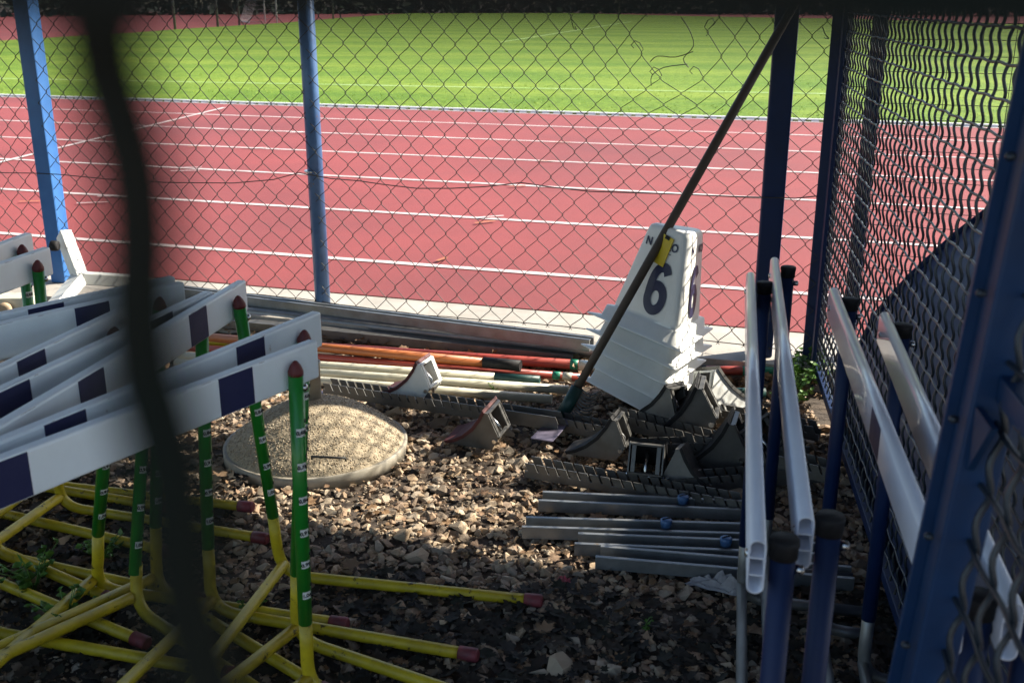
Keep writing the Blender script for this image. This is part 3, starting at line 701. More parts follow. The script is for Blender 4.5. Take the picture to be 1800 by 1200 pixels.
def blue_hurdle(label, far_px, ang, L, zb=.80, stripe=None):
    end = at(*far_px, zb); d = dirv(ang)
    t = thing('plank_hurdle', V(end.x, end.y, 0) - d * .03, label, 'hurdle', 'blue hurdles with hollow planks on the right')
    o, d, x, c0, c1 = plank(end, ang, L, t)
    for s0 in (stripe or ()):
        cc = c1 - d * s0
        MB().box(cc, (.0198, .09, .05), Matrix((x, d, V(0, 0, 1))).transposed(), bev=.001).build('stripe', M_stripe, o)
    for c, nm_ in ((c0 + d * .035, 'near'), (c1 - d * .035, 'far')):
        p = c + x * .030
        ps = MB().tube([V(p.x, p.y, .16), V(p.x, p.y, zb - .015)], .0145, 16).build('blue_post', M_bluedark, t)
        MB().lathe([(.0158, -.018), (.0162, -.004), (.0172, -.002), (.0172, .004), (.0160, .006), (.001, .0062)], 18, Matrix.Translation(V(p.x, p.y, zb - .018))).build('black_cap', M_black, ps)
        Mq = (x).to_track_quat('Z', 'Y').to_matrix().to_4x4(); Mq.translation = V(p.x, p.y, zb - .05) + x * .0165
        MB().lathe([(.006, -.002), (.006, .006), (.004, .008)], 8, Mq).build('bolt', M_steel, ps)
        Mq = (-x).to_track_quat('Z', 'Y').to_matrix().to_4x4(); Mq.translation = V(c.x, c.y, zb - .035) - x * .0085
        MB().lathe([(.006, -.002), (.006, .002), (.003, .004)], 8, Mq).build('rivet', M_steel, o)
        # galvanised stem bends into a short foot towards the wall
        wallx = .517 + .164 * p.y
        fl_ = max(.10, min(.30, (wallx - p.x) - .06))
        pts = [V(p.x, p.y, .20), V(p.x, p.y, .10)] + [V(p.x, p.y, .02) + V(0, 0, .06) * (1 - k / 5) ** 2 + x * .06 * (k / 5) ** 2 for k in range(6)] + [V(p.x, p.y, .018) + x * fl_]
        MB().tube(pts, .013, 12).build('steel_foot', M_galv, t)
    MB().tube([V(c0.x, c0.y, .055) + d * .035 + x * .03, V(c1.x, c1.y, .055) - d * .035 + x * .03], .012, 12).build('cross_tube', M_galv, t)
    return t
blue_hurdle('leftmost blue hurdle with a hollow white plank pointing at the camera', (1320, 478), 78.2, 1.215)
blue_hurdle('second blue hurdle from the left, hollow white plank end beside the leftmost', (1362, 452), 78.2, 1.30)
blue_hurdle('third blue hurdle from the left, white plank with a navy stripe slanting behind the post', (1466, 505), 79.4, 1.20, stripe=(.70,))
blue_hurdle('rightmost blue hurdle with a slanting white plank close to the mesh wall', (1556, 548), 78.1, 1.03)

# ------------------------------------------------------------------ stack of lane marker boxes
def rtri(side, r, z, n=6, tilt=0):
    "rounded triangle, corners at 283, 163 and 43 degrees"
    rc = side / math.sqrt(3); pts = []
    for a0 in (35, 155, 275):
        c = V(math.cos(R(a0)), math.sin(R(a0)), 0) * (rc - 2 * r)
        for k in range(n + 1):
            a = R(a0 - 60 + 120 * k / n); pts.append(V(c.x + r * math.cos(a), c.y + r * math.sin(a), z))
    return pts
def loft(mb, rings, cap_top=True, smooth=True):
    n = len(rings[0]); vs = [p for rg in rings for p in rg]
    fs = [(i * n + k, i * n + (k + 1) % n, (i + 1) * n + (k + 1) % n, (i + 1) * n + k) for i in range(len(rings) - 1) for k in range(n)]
    if cap_top: fs.append(tuple((len(rings) - 1) * n + k for k in range(n)))
    return mb.add(vs, fs, smooth)
def ribbon(mb, path, wd, z, closed=False):
    n = len(path); vs = []
    for i in range(n):
        a = path[(i - 1) % n] if closed or i else path[0]; b = path[(i + 1) % n] if closed or i < n - 1 else path[-1]
        t = V(b[0] - a[0], b[1] - a[1], 0).normalized(); m_ = V(-t.y, t.x, 0) * wd / 2; p = V(path[i][0], path[i][1], z); vs += [p - m_, p + m_]
    mb.add(vs, [(2 * i, (2 * i + 2) % (2 * n), (2 * i + 3) % (2 * n), 2 * i + 1) for i in range(n if closed else n - 1)])
    return mb
def six_mesh():
    mb = MB()
    ribbon(mb, [(.035 * math.cos(2 * math.pi * k / 40), -.040 + .042 * math.sin(2 * math.pi * k / 40)) for k in range(40)], .034, 0, True)
    ctl = [(-.034, -.048), (-.0345, -.02), (-.032, .012), (-.024, .042), (-.010, .060), (.008, .066), (.022, .061), (.032, .044)]
    P = []
    for i in range(len(ctl) - 1):
        a, b, c, e = [V(*ctl[max(0, min(len(ctl) - 1, i + q))], 0) for q in (-1, 0, 1, 2)]
        for t in (0, .25, .5, .75): P.append(.5 * ((2 * b) + (c - a) * t + (2 * a - 5 * b + 4 * c - e) * t * t + (3 * b - a - 3 * c + e) * t ** 3))
    P.append(V(*ctl[-1], 0)); ribbon(mb, [(p.x, p.y) for p in P], .033, .0006)
    return mb.mesh('numeral_six', M_inknavy)
SIX = six_mesh()
BB, BT, BH = .395, .215, .36
def box_side(z): return BB + (BT - BB) * z / BH
BC = V(.475, 3.47, 0)
LEAN = Matrix.Rotation(R(9.5), 4, V(-.35, 1, 0).normalized())
shell = MB()
loft(shell, [rtri(BB + .085, .008, -.002), rtri(BB + .085, .008, .001), rtri(BB + .016, .02, .004), rtri(BB - .004, .022, .044), rtri(BB - .060, .02, .046), rtri(box_side(.06) - .03, .02, .06), rtri(BT + .012, .024, BH - .02), rtri(BT - .004, .022, BH - .006), rtri(BT - .03, .02, BH)])
shell_me = None
NB = 5; SP = .060
WORD = ['lowest', 'second lowest', 'third lowest', 'next to topmost']
for k in range(NB):
    base = BC + V(0, 0, .035)
    org = LEAN @ V(.004 * math.sin(k * 2.3), .004 * math.cos(k * 3.1), k * SP) + base
    lab = 'white plastic lane marker box with a navy 6, topmost of the leaning stack' if k == NB - 1 else f'white plastic lane marker box, {WORD[k]} in the leaning stack'
    t = thing('lane_marker_box', org, lab, 'marker box', 'stacked lane marker boxes'); t.rotation_euler = (LEAN @ Matrix.Rotation(R(random.uniform(-1.5, 1.5)), 4, 'Z')).to_euler()
    if shell_me is None: shell_me = shell.mesh('shell', M_white)
    inst('shell', shell_me, t)
    if k == NB - 1:
        slope = math.atan2((box_side(.06) - .03 - (BT + .012)) / (2 * math.sqrt(3)), BH - .08)
        for fa, full in ((215, True), (335, True)):
            nh = dirv(fa); xx = dirv(fa + 90); zz = (V(0, 0, 1) * math.cos(slope) - nh * math.sin(slope)); nn = xx.cross(zz)
            def fpt(z, u, off=.0012):
                s0 = box_side(.06) - .03; ap = (s0 + (BT + .012 - s0) * (z - .06) / (BH - .08)) / (2 * math.sqrt(3)); return nh * (ap + off) + V(0, 0, z) + xx * u
            inst('numeral', SIX, t, M=frame(xx, zz, nn, fpt(.165, .034 if fa == 215 else 0, .003)))
            inst('lettering', text_mesh('KO', .038, M_inknavy, .0012), t, M=frame(xx, zz, nn, fpt(.300, .050, .003)))
            inst('lettering', text_mesh('N', .038, M_inknavy, .0012), t, M=frame(xx, zz, nn, fpt(.300, -.060, .003)))
            if fa == 215:
                Mx = frame(xx, zz, nn, fpt(.285, .012, .006)) @ Matrix.Rotation(R(-9), 4, 'Z')
                tg = MB().box(V(0, 0, 0), (.064, .100, .002)).mesh('yellow_tag', M_yel); inst('yellow_tag', tg, t, M=Mx)
                rg = MB().box(V(0, 0, 0), (.02, .012, .003)).mesh('tag_clip', M_black); inst('tag_clip', rg, t, M=Mx @ Matrix.Translation(V(0.004, .045, .002)))
                ul = MB().box(V(0, 0, 0), (.018, .002, .001)).mesh('underline', M_inknavy); inst('underline', ul, t, M=frame(xx, zz, nn, fpt(.277, .045, .004)))

# ------------------------------------------------------------------ long handled rake leaning on the square post
pb = at(992, 722, .05); ptop = onplane(1392, 22, F0, FN) - FN * .085
rk = thing('garden_rake', pb, 'long brown handled rake leaning diagonally on the blue square post', 'rake')
hd = (ptop - pb).normalized()
MB().tube([pb, pb + (ptop - pb) * .3, pb + (ptop - pb) * .6, ptop + hd * .1], [.0135, .0148, .0158, .0158], 12).build('handle', M_wood, rk)
MB().tube([pb - hd * .02, pb + hd * .09], .022, 12).build('socket', M_dgreen, rk)
ha_, hb_ = at(1014, 668, .135), at(992, 742, .012)
MB().sqtube(ha_, hb_, .022, .007, V(0, 1, 0)).build('head_bar', M_dgreen, rk)
for k in range(13):
    p = ha_.lerp(hb_, (k + .5) / 13); q = V(.075, -.012, -.012)
    pts = [p + q * u + V(0, 0, -.030 * math.sin(math.pi * u * .8)) + V(0, -.02, 0) * math.sin(math.pi * u) for u in [i / 7 for i in range(8)]]
    MB().tube(pts, [.003] * 7 + [.0015], 5).build('tine', M_galv, rk)

# ------------------------------------------------------------------ poles and bars lying along the fence
def ext_to(a, b, la, lb):
    d = (b - a).normalized(); return a - d * la, b + d * lb
def bar(name, label, pa, pbx, z, size, m, kind='round', la=0., lb=0., bands=(), z2=None):
    a, b = at(*pa, z), at(*pbx, z2 if z2 is not None else z); a, b = ext_to(a, b, la, lb); d = (b - a).normalized()
    t = thing(name, a.lerp(b, .5), label, name.split('_')[-1], 'poles and bars lying along the fence')
    if kind == 'round':
        MB().tube([a, a.lerp(b, .5) , b], size, 14).build('tube', m, t)
        MB().tube([a - d * .003, a + d * .012], size * 1.06, 14).build('end_plug', M_black, t)
    else:
        wd, hg = size; s = V(-d.y, d.x, 0).normalized()
        MB().sqtube(a + V(0, 0, -hg / 2 + .003), b + V(0, 0, -hg / 2 + .003), wd, .006, s).build('web', m, t)
        for sg in (-1, 1): MB().sqtube(a + s * sg * (wd / 2 - .004), b + s * sg * (wd / 2 - .004), .008, hg, s).build('side_wall', m, t)
        if kind == 'box': MB().sqtube(a + V(0, 0, hg / 2 - .003), b + V(0, 0, hg / 2 - .003), wd * .9, .005, s).build('top_wall', m, t)
        else:
            for sg in (-1, 1): MB().sqtube(a + V(0, 0, hg / 2 - .002) + s * sg * (wd / 2 - .010), b + V(0, 0, hg / 2 - .002) + s * sg * (wd / 2 - .010), .018, .004, s).build('lip', m, t)
    for (px, py, L, r, mm, nm_) in bands:
        c = at(px, py, z); c = a + d * (c - a).dot(d)
        MB().tube([c, c + d * L], r, 14).build(nm_, mm, t)
    return t
bar('steel_channel', 'galvanised slotted channel nearest the fence wire', (430, 527), (1040, 604), .105, (.060, .045), M_galv, 'chan', .7, .0)
bar('steel_pole', 'round grey steel pole just in front of the slotted channel', (430, 548), (1040, 617), .07, .024, M_galv, 'round', .7, .05)
bar('steel_beam', 'flat grey steel beam between the steel pole and the red poles', (430, 570), (1010, 629), .045, (.055, .04), M_alu, 'box', .6, .0)
bar('red_pole', 'dull red pole with green and white end bands behind the orange pole', (740, 622), (1003, 640), .045, .019, M_red, 'round', .5, .30, bands=((1003, 640, .03, .0196, M_poleg, 'green_band'), (1018, 641, .07, .0196, M_cream, 'white_band')))
bar('orange_pole', 'orange pole ending in a black sleeve behind the starting block', (556, 610), (852, 637), .06, .018, M_orange, 'round', .5, .0, bands=((850, 637, .145, .0215, M_black, 'black_sleeve'),))
bar('red_crossbar', 'pinkish red crossbar with a green band, reaching past the marker boxes', (560, 628), (1030, 664), .028, .015, M_red, 'round', .6, .0, bands=((972, 659, .03, .0156, M_poleg, 'green_band'), (990, 660, .035, .0156, M_cream, 'white_band')))
bar('white_pole', 'cream pole with a dark green end, farthest of the three cream poles', (560, 642), (870, 663), .022, .017, M_cream, 'round', .6, .0, bands=((870, 663, .17, .0175, M_dgreen, 'green_end'),))
bar('white_pole', 'cream pole in the middle of the three cream poles', (560, 655), (1000, 685), .018, .0165, M_cream, 'round', .6, .0)
bar('white_pole', 'cream pole nearest the notched starting block rail', (560, 669), (985, 703), .017, .0165, M_cream, 'round', .6, -.03)
bar('red_crossbar', 'red and green pole end to the right of the marker boxes', (1235, 650), (1330, 652), .05, .017, M_red, 'round', .0, .0, bands=((1305, 652, .16, .0175, M_poleg, 'green_end'),))
bar('red_crossbar', 'short dark red and green pole below the other right hand pole end', (1240, 690), (1270, 690), .05, .017, M_red, 'round', .05, .0, bands=((1275, 690, .14, .0175, M_dgreen, 'green_end'),))
bar('yellow_pole', 'short yellow pole glimpsed between two hurdle boards on the left', (350, 600), (410, 602), .04, .017, M_yel, 'round', .15, .05)

# ------------------------------------------------------------------ starting blocks
def pedal(parent_name, label, c, ang, roll=0., pitch=0., face=M_rubred, s=1., metal=M_alu):
    """toe pedal: local x = running direction (rises), y = width"""
    t = thing('starting_block_pedal', c, label, 'starting block', 'starting block pedals')
    M = Matrix.Rotation(R(ang), 4, 'Z') @ Matrix.Rotation(R(pitch), 4, 'Y') @ Matrix.Rotation(R(roll), 4, 'X') @ Matrix.Scale(s, 4)
    wd = .098
    curve = [(-.085, .0), (-.055, .010), (-.02, .030), (.015, .062), (.04, .098), (.056, .130)]
    prof = curve + [(.066, .128), (.098, .050), (.092, .030), (.070, .0)]
    for sg in (-1, 1):
        y = sg * wd / 2
        F = M @ frame(V(1, 0, 0), V(0, 0, 1), V(0, -1, 0), V(0, y + .002, 0))
        MB().prism(prof, .004, Matrix.Identity(4)).build('side_plate', metal, t, origin=(0, 0, 0)).matrix_basis = F
    mb = MB(); vs = []
    for x, z in curve: vs += [V(x, -wd / 2 - .006, z), V(x, wd / 2 + .006, z)]
    off = [V(-.5, 0, .85)] * len(curve)
    n2 = len(vs)
    vs2 = [v + V(-.006, 0, .009) for v in vs]
    fs = []
    for i in range(len(curve) - 1):
        a = 2 * i; fs += [(n2 + a, n2 + a + 1, n2 + a + 3, n2 + a + 2), (a, a + 2, a + 3, a + 1), (a, n2 + a, n2 + a + 2, a + 2), (a + 1, a + 3, n2 + a + 3, n2 + a + 1)]
    e = n2 - 2; fs += [(0, 1, n2 + 1, n2), (e, n2 + e, n2 + e + 1, e + 1)]
    mb.add(vs + vs2, fs, False); o = mb.build('foot_pad', face, t, origin=(0, 0, 0)); o.matrix_basis = M
    # back frame: two uprights, top and bottom bars, strut and bolt
    def loc(mb): o = mb.build('back_frame', metal, t, origin=(0, 0, 0)); o.matrix_basis = M; return o
    a, b = V(.064, 0, .126), V(.096, 0, .048)
    for y in (-.036, .036): loc(MB().sqtube(a + V(0, y, 0), b + V(0, y, 0), .012, .006, V(0, 1, 0)))
    for q in (a, b): loc(MB().sqtube(q + V(0, -.047, 0), q + V(0, .047, 0), .012, .006, V(1, 0, 0)))
    st = MB().tube([V(.045, 0, .10), V(.082, 0, .062), V(.088, 0, .01)], .006, 8).build('strut', M_steel, t, origin=(0, 0, 0)); st.matrix_basis = M
    bl = MB().tube([V(.085, -.056, .035), V(.085, .056, .035)], .007, 10).build('axle_bolt', M_steel, t, origin=(0, 0, 0)); bl.matrix_basis = M
    return t
def rail(label, a, b, notch0=0., notch1=1., endplate=True, wd=.052, roll=0., m=M_alu):
    a = Vector(a); b = Vector(b); d = (b - a).normalized(); L = (b - a).length
    t = thing('starting_block_rail', a, label, 'starting block', 'starting block rails')
    M = Matrix.Rotation(math.atan2(d.y, d.x), 4, 'Z') @ Matrix.Rotation(-math.asin(d.z), 4, 'Y') @ Matrix.Rotation(R(roll), 4, 'X')
    def put(mb, nm_, mm=m): o = mb.build(nm_, mm, t, origin=(0, 0, 0)); o.matrix_basis = M; return o
    put(MB().box(V(L / 2, 0, .0015), (L, wd, .003)), 'web')
    for sg in (-1, 1):
        mb = MB(); y = sg * wd / 2
        mb.box(V(L / 2, y, .011), (L, .003, .022))
        # teeth between slanted slots
        p = .033; k0 = int(notch0 * L / p); k1 = int(notch1 * L / p); x = 0
        def tooth(x0, x1):
            mb.prism([(x0 + .010, 0), (x1 - .0022 + .010, 0), (x1 - .0022, .024), (x0, .024)], .003, frame(V(1, 0, 0), V(0, 0, 1), V(0, -1, 0), V(0, y + .0015, .0222)))
        if notch0 > 0: tooth(0, notch0 * L)
        for k in range(k0, k1): tooth(k * p + .0045 if k > 0 else 0, (k + 1) * p)
        if notch1 < 1: tooth(k1 * p + .0045, L - .006)
        put(mb, 'notched_flange')
    if endplate: put(MB().box(V(L - .02, -.02, .004), (.075, .21, .004), bev=.0015), 'ground_plate', M_bluep)
    return t
M_bluep = mat('plate_violet', (.16, .14, .20), .5, .3, (.1, .09, .12), 20, .8, .05)
ra = rail('long notched starting block rail lying along the cream poles', at(575, 690, .03), at(985, 752, .03), 0, .82)
MB().box(V(-.03, 0, .0) , (.10, .06, .003), Matrix.Rotation(R(-22), 3, 'Z')).build('ground_plate', M_bluep, ra, origin=(0, 0, 0)).location = (0, 0, -.005)
rail('notched rail end lying low on the gravel beside the twin steel bars', at(928, 832, .01), at(1330, 905, .01), 0, 1, False)
rail('notched rail resting against the foot of the marker boxes', at(1078, 742, .055), at(1470, 845, .05), 0, 1, False, wd=.062)
rail('short rail behind the black pedals at the right', at(1250, 735, .05), at(1440, 770, .04), 0, 1, False)
rail('short pale rail piece below the rake head', at(985, 752, .01), at(1110, 775, .02), 0, 1, False)
pedal('p', 'dark red pedal with a pale bracket, high on the long rail', at(722, 690, .045), -22, face=M_rubred, metal=M_white)
pedal('p', 'dark red pedal lying on the gravel beside the long rail', at(838, 772, .012), -22, roll=6, face=M_rubred, metal=M_alu)
pedal('p', 'pedal with a bright steel bracket below the rake head', at(1050, 795, .015), -20, roll=-4, face=M_black)
pedal('p', 'large black pedal at the foot of the marker boxes', at(1195, 755, .045), -14, pitch=-6, face=M_black, s=1.25)
pedal('p', 'black pedal with shiny bracket, rightmost of the heap', at(1250, 812, .02), -18, pitch=-4, face=M_black, s=1.15)
pedal('p', 'upside down pedal showing its dark back frame in the middle of the heap', at(1140, 835, .012), -105, face=M_black, s=1.0)
pedal('p', 'pale grey pedal tipped on its side behind the black ones', at(1280, 718, .05), -150, roll=20, face=M_alu, s=1.1, metal=M_white)
pedal('p', 'half hidden dark pedal low beside the leftmost blue hurdle', at(1225, 862, .0), 160, roll=12, face=M_black, s=.95)

pedal('p', 'black pedal squeezed between the marker boxes and the large black pedal', at(1150, 742, .05), -40, roll=-10, face=M_black, s=1.05)
pedal('p', 'dark pedal on its side at the right end of the notched rail', at(1330, 790, .04), -70, roll=28, face=M_black, s=1.1)
rail('dark notched rail crossing the heap of pedals', at(1120, 800, .03), at(1420, 790, .06), 0, 1, False)
rail('low dark rail between the pedals and the twin steel bars', at(1180, 862, .012), at(1440, 840, .02), 0, 1, False)

# ------------------------------------------------------------------ twin steel bars with blue discs
def twin(label, pa, pb_, disc, z=.022):
    a, b = at(*pa, z), at(*pb_, z); b.z = a.z; d = (b - a).normalized(); b = a + d * .62; s = V(-d.y, d.x, 0)
    t = thing('twin_steel_bar', a, label, 'steel bar', 'twin steel bars with blue discs')
    for sg in (-1, 1):
        MB().sqtube(a + s * sg * .027 + d * (.004 * sg), b + s * sg * .027, .011, .034, s).build('bar', M_galv, t)
    MB().sqtube(a + V(0, 0, -.015) + d * .01, b + V(0, 0, -.015), .042, .004, s).build('web', M_alu, t)
    c = at(*disc, z + .02); c = a + d * (c - a).dot(d)
    c = c + V(0, 0, .008)
    k = MB().lathe([(.013, .004), (.016, .020), (.016, .026), (.012, .029), (.001, .030)], 16, Matrix.Translation(c)).build('blue_disc', M_bluelight, t)
    MB().box(c + V(0, 0, .0305), (.024, .003, .002), Matrix.Rotation(R(25), 3, 'Z')).build('slot', M_black, k)
twin('twin steel bar with a blue disc, farthest of the four', (950, 880), (1320, 897), (1200, 874))
twin('twin steel bar with a blue disc, second from the back', (921, 926), (1320, 938), (1170, 916))
twin('twin steel bar with a blue disc, third from the back', (1013, 955), (1320, 968), (1275, 950))
twin('twin steel bar nearest the camera, splayed from the third', (1051, 978), (1310, 1000), (1318, 985))

# ------------------------------------------------------------------ round concrete base with socket and handles
dc = V(-.622, 3.085, 0)
cb = thing('concrete_post_base', dc, 'round domed pebble concrete base with steel rim on the gravel', 'post base')
Mt = Matrix.Translation(dc)
def dome_z(r): u = r / .277; return .030 + .135 * (1 - u * u)
prof = [(.278, .012), (.277, .030)] + [(.277 * (1 - k / 10), dome_z(.277 * (1 - k / 10))) for k in range(1, 10)] + [(.006, dome_z(.006))]
MB().lathe(prof, 64, Mt).build('dome', M_aggr, cb)
MB().lathe([(.279, -.012), (.287, -.012), (.288, .028), (.284, .031), (.279, .030)], 64, Mt).build('rim', M_rim, cb)
# pebbles set in the dome
mb = MB()
for i in range(5200):
    rr = .272 * math.sqrt(random.random()); an = random.uniform(0, 6.283)
    z = dome_z(rr); c = dc + V(rr * math.cos(an), rr * math.sin(an), z - .0006); s = random.uniform(.0016, .0036)
    a = V(random.gauss(0, 1), random.gauss(0, 1), random.gauss(0, .4)).normalized(); b = a.orthogonal().normalized(); e = a.cross(b)
    q = [c + a * s * 1.3, c - a * s * 1.3, c + b * s, c - b * s, c + e * s * .9, c - e * s * .9]
    mb.add(q, [(0, 2, 4), (2, 1, 4), (1, 3, 4), (3, 0, 4), (2, 0, 5), (1, 2, 5), (3, 1, 5), (0, 3, 5)], True)
M_peb = mat('pebble', (.9, .9, .9), .8, 0, (.7, .68, .64), 60, .7); per_island(M_peb, [(.46, .36, .24), (.36, .27, .17), (.52, .44, .32), (.28, .22, .15), (.42, .36, .28)])
mb.build('pebbles', M_peb, cb)['kind'] = 'stuff'
ts = V(-.640, 3.12, .140)
MB().lathe([(.036, -.03), (.036, .135), (.039, .136), (.039, .141), (.032, .141), (.032, .02)], 24, Matrix.Translation(ts)).build('socket_tube', M_rim, cb)
for (px, py) in ((578, 808),):
    c = at(px, py, .098); dx = V(.050, -.006, 0)
    pts = [c - dx, c - dx + V(0, -.004, .010), c + V(0, -.010, .013), c + dx + V(0, -.004, .010), c + dx]
    MB().tube(pts, .0034, 6).build('lifting_handle', M_wire, cb)

# ------------------------------------------------------------------ white three-armed stand on the left and timber pieces
tp = thing('tripod_stand', at(140, 500, .10), 'white painted three-armed metal stand at the foot of the left post', 'stand')
cc = at(141, 488, .19)
for (px, py, zz) in ((112, 411, .36), (232, 494, .15), (92, 545, .10)):
    e = at(px, py, zz); d = (e - cc).normalized()
    arm = MB().sqtube(cc - d * .01, e, .066, .052, V(.7, -.7, 0)).build('arm', M_cream2 if False else M_white, tp)
MB().lathe([(.02, 0), (.024, .01), (.024, .03), (.016, .036)], 12, frame(V(0, 0, 1), V(0, 1, 0), V(-1, 0, 0), at(103, 432, .33))).build('rubber_knob', M_black, tp)
M_timber = mat('timber', (.46, .36, .24), .7, 0, (.3, .2, .12), 18, .8, .1)
tb = thing('timber_block', at(12, 548, .1), 'small wooden block with a rounded end at the left edge', 'timber')
MB().sqtube(at(-40, 530, .14), at(62, 528, .14), .05, .10, V(0, 0, 1)).build('plank', M_cream, tb)
MB().lathe([(.03, 0), (.03, .02), (.02, .026)], 16, frame(V(1, 0, 0), V(0, 0, 1), V(0, -1, 0), at(14, 541, .12) + V(0, -.02, 0))).build('knob', M_timber, tb)

# ------------------------------------------------------------------ stones, leaves, weeds, litter
def stone_pts(s, rnd):
    ax = V(1, rnd.uniform(.6, .95), rnd.uniform(.4, .75))
    pts = []
    for k in range(11):
        v = V(rnd.gauss(0, 1), rnd.gauss(0, 1), rnd.gauss(0, 1)).normalized(); pts.append(V(v.x * ax.x, v.y * ax.y, v.z * ax.z) * s)
    return pts
SHAPES = []
rnd = random.Random(11)
for k in range(24):
    bm = bmesh.new()
    for p in stone_pts(1., rnd): bm.verts.new(p)
    r_ = bmesh.ops.convex_hull(bm, input=bm.verts)
    bmesh.ops.delete(bm, geom=[g for g in r_['geom_interior'] if isinstance(g, bmesh.types.BMVert)], context='VERTS') if r_['geom_interior'] else None
    bm.verts.index_update(); SHAPES.append(([v.co.copy() for v in bm.verts], [[v.index for v in f.verts] for f in bm.faces])); bm.free()
def hground(x, y): return .012 * noise.noise((x * 3, y * 3, 1)) + .008 * noise.noise((x * 14, y * 14, 4)) - .012
def yard_pt(rnd, lo=760, hi=1210):
    while True:
        x = rnd.uniform(-1.55, 1.05); y = rnd.uniform(1.45, 4.0)
        if y > 4.02 - .31 * x: continue
        if (V(x, y, 0) - dc).length < .285: continue
        return x, y
ms = [MB().add(*s).mesh('stone', M_stone) for s in SHAPES]
placed = 0
while placed < 290:
    x, y = yard_pt(rnd)
    if y > 3.5 or abs(x) > .47 * y + .05: continue
    if x < -.3 and y < 2.3 and rnd.random() < .6: continue
    s = rnd.uniform(.015, .032) * (1.5 if rnd.random() < .14 else 1)
    M = Matrix.Translation(V(x, y, hground(x, y) + s * .32)) @ Matrix.Rotation(rnd.uniform(0, 6.3), 4, 'Z') @ Matrix.Rotation(rnd.uniform(-.4, .4), 4, 'X') @ Matrix.Scale(s, 4)
    inst('stone', rnd.choice(ms), GROUND, M=M); placed += 1
mb = MB()
for i in range(17000):
    x, y = yard_pt(rnd); s = rnd.uniform(.005, .015) if rnd.random() < .7 else rnd.uniform(.012, .024)
    v, f = rnd.choice(SHAPES); M = Matrix.Translation(V(x, y, hground(x, y) + s * .3)) @ Matrix.Rotation(rnd.uniform(0, 6.3), 4, 'Z') @ Matrix.Rotation(rnd.uniform(-.6, .6), 4, 'X') @ Matrix.Scale(s, 4)
    mb.add([M @ p for p in v], f)
for i in range(11000):
    x, y = yard_pt(rnd); s = rnd.uniform(.002, .005)
    v, f = SHAPES[i % 24]; M = Matrix.Translation(V(x, y, hground(x, y) + s * .3)) @ Matrix.Rotation(rnd.uniform(0, 6.3), 4, 'Z') @ Matrix.Scale(s, 4)
    mb.add([M @ p for p in v], f)
tag(mb.build('gravel', M_stones, GROUND), kind='stuff')
# lobed dry leaves
def leaf_shape(rnd):
    n = 14; pts = []
    for k in range(n):
        a = 2 * math.pi * k / n; r = (1 if k % 2 == 0 else .62) * rnd.uniform(.8, 1.1); pts.append(V(r * math.cos(a) * 1.25, r * math.sin(a) * .85, 0))
    cv = rnd.uniform(.3, .9); vs = [V(0, 0, .05)] + [V(p.x, p.y, cv * (p.y ** 2) * .6 + rnd.uniform(-.12, .2)) for p in pts]
    return vs, [(0, 1 + k, 1 + (k + 1) % n) for k in range(n)]
LS = [leaf_shape(rnd) for k in range(10)]
ml = [MB().add(v, f, True).mesh('dry_leaf', M_leaf) for v, f in LS]
for i in range(170):
    while True:
        x, y = yard_pt(rnd)
        if abs(x) < .47 * y + .05: break
    s = rnd.uniform(.013, .030)
    M = Matrix.Translation(V(x, y, hground(x, y) + .018)) @ Matrix.Rotation(rnd.uniform(0, 6.3), 4, 'Z') @ Matrix.Rotation(rnd.uniform(-.5, .5), 4, 'X') @ Matrix.Scale(s, 4)
    inst('dry_leaf', rnd.choice(ml), GROUND, M=M)
mb = MB()
for i in range(3500):
    x, y = yard_pt(rnd); s = rnd.uniform(.005, .014)
    v, f = rnd.choice(LS); M = Matrix.Translation(V(x, y, hground(x, y) + .014)) @ Matrix.Rotation(rnd.uniform(0, 6.3), 4, 'Z') @ Matrix.Rotation(rnd.uniform(-.9, .9), 4, 'X') @ Matrix.Scale(s, 4)
    mb.add([M @ p for p in v], f, True)
M_shade_mould = mat('shade_leaf_mould', (.9, .9, .9), .9, 0, (.6, .55, .5), 70, .9, .3, 90); per_island(M_shade_mould, [(.022, .018, .013), (.036, .027, .019), (.02, .018, .014), (.05, .037, .025), (.027, .027, .017)])
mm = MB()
for i in range(8500):   # leaf bits coloured dark to deepen the shade near the camera and under hurdles
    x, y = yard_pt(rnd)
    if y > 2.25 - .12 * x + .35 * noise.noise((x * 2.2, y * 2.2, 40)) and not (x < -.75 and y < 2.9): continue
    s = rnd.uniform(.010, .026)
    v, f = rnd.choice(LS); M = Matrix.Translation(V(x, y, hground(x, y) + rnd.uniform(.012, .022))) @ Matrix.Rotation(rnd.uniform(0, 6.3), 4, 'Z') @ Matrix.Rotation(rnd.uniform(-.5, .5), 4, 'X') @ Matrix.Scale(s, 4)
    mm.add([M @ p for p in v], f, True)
tag(mm.build('shade_leaf_mould', M_shade_mould, GROUND), kind='stuff')
for i in range(900):   # litter against the concrete strip
    u = rnd.uniform(-2.2, 1.1); x, y = u, 3.98 - .33 * u - abs(rnd.gauss(0, .07)); s = rnd.uniform(.008, .022)
    v, f = rnd.choice(LS); M = Matrix.Translation(V(x, y, rnd.uniform(.0, .05))) @ Matrix.Rotation(rnd.uniform(0, 6.3), 4, 'Z') @ Matrix.Rotation(rnd.uniform(-1.2, 1.2), 4, 'X') @ Matrix.Scale(s, 4)
    mb.add([M @ p for p in v], f, True)
tag(mb.build('leaf_litter', M_leaves, GROUND), kind='stuff')
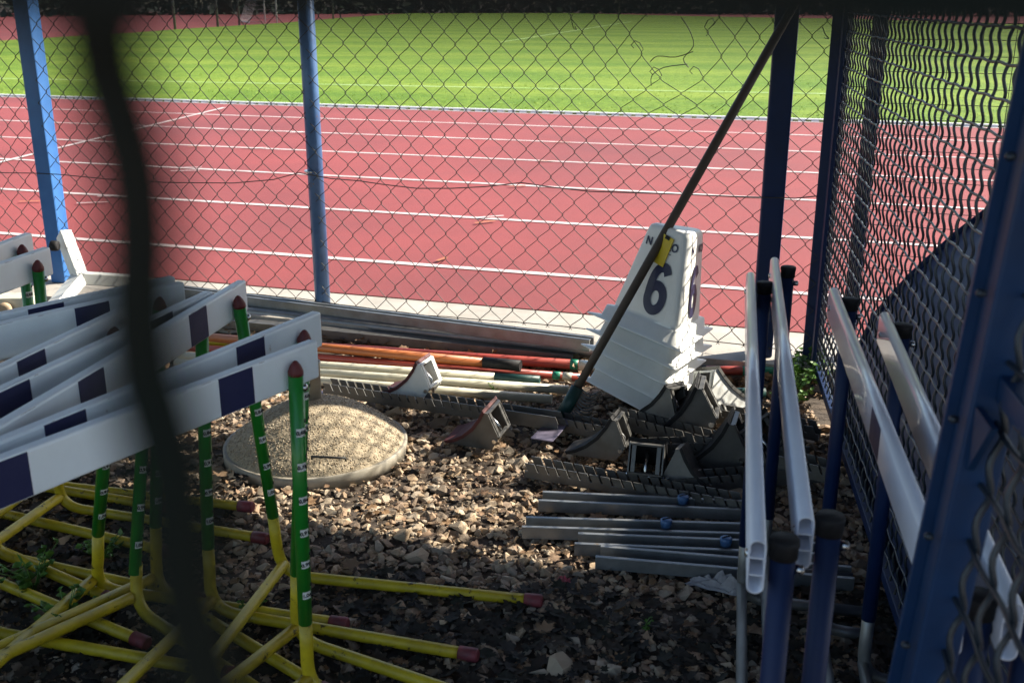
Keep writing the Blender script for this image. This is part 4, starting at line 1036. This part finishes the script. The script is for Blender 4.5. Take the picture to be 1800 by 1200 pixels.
def weed(p, n, s, label):
    t = thing('weed', p, label, 'weed', 'small weeds in the gravel')
    stems = MB(); lv = MB()
    for k in range(n):
        an = rnd.uniform(0, 6.3); out = V(math.cos(an), math.sin(an), 0); h = s * rnd.uniform(.5, 1.2); tip = p + out * s * rnd.uniform(.3, .9) + V(0, 0, h)
        stems.tube([p, p.lerp(tip, .5) + V(0, 0, h * .15), tip], .0012, 4, False)
        for q in (.55, .8, 1.):
            c = p.lerp(tip, q); a = V(rnd.gauss(0, 1), rnd.gauss(0, 1), rnd.gauss(0, .4)).normalized() * s * rnd.uniform(.16, .3); b = a.cross(V(rnd.gauss(0, .4), rnd.gauss(0, .4), 1)).normalized() * a.length * .55
            lv.add([c, c + a * .5 + b, c + a * 1.1, c + a * .5 - b, c + a * .5 + V(0, 0, -.1 * s)], [(0, 4, 1), (1, 4, 2), (2, 4, 3), (3, 4, 0)], True)
    stems.build('stem', M_weed, t); lv.build('leaves', M_weed, t)
for px, py, n, s, lb in ((1408, 692, 26, .13, 'bright green weed at the foot of the corner post'), (1438, 672, 18, .10, 'small green weed just behind the corner weed'), (1396, 715, 16, .09, 'green weed between the corner and the blue hurdle posts'),
                         (630, 720, 6, .025, 'tiny green weed beside the concrete base'), (770, 720, 6, .02, 'tiny green weed under the long notched rail'), (870, 690, 7, .03, 'small weed among the cream poles'), (965, 692, 7, .03, 'small weed at the end of the cream poles'),
                         (1130, 1110, 5, .03, 'lone green sprout on the dark gravel'), (180, 985, 14, .07, 'dark green weed under the yellow hurdle feet'), (60, 1040, 16, .09, 'dark leafy weed at the lower left under the feet'), (120, 1110, 16, .08, 'dark weed near the bottom left corner'), (440, 1090, 9, .05, 'dark weed between the hurdle posts')):
    weed(at(px, py, -.005), n, s, lb)
# crumpled rag and wrapper
def crumple(name, c, sx, sy, h, m, label, cat, seed, rot):
    mb = MB(); n = 16; vs = []
    for j in range(n + 1):
        for i in range(n + 1):
            u, v = i / n - .5, j / n - .5; e = (.25 - u * u) * 4 * (.25 - v * v) * 4
            z = h * (abs(noise.noise((u * 6, v * 6, seed))) * 1.6 + .2) * (.3 + e)
            p = V(u * sx * (1 + .4 * noise.noise((v * 4, seed, 0))), v * sy * (1 + .4 * noise.noise((u * 4, seed, 5))), z); vs.append(Matrix.Rotation(R(rot), 3, 'Z') @ p + c)
    mb.add(vs, [(j * (n + 1) + i, j * (n + 1) + i + 1, (j + 1) * (n + 1) + i + 1, (j + 1) * (n + 1) + i) for j in range(n) for i in range(n)], False)
    tag(mb.build(name, m, origin=c), label, cat)
crumple('rag', at(1275, 1035, .0), .17, .045, .035, M_rag, 'crumpled grey rag on the dark gravel beside the leftmost blue hurdle', 'rag', 3, -22)
crumple('candy_wrapper', at(990, 1022, .008), .034, .018, .016, M_wrap, 'small red wrapper on the dark gravel', 'wrapper', 8, -10)
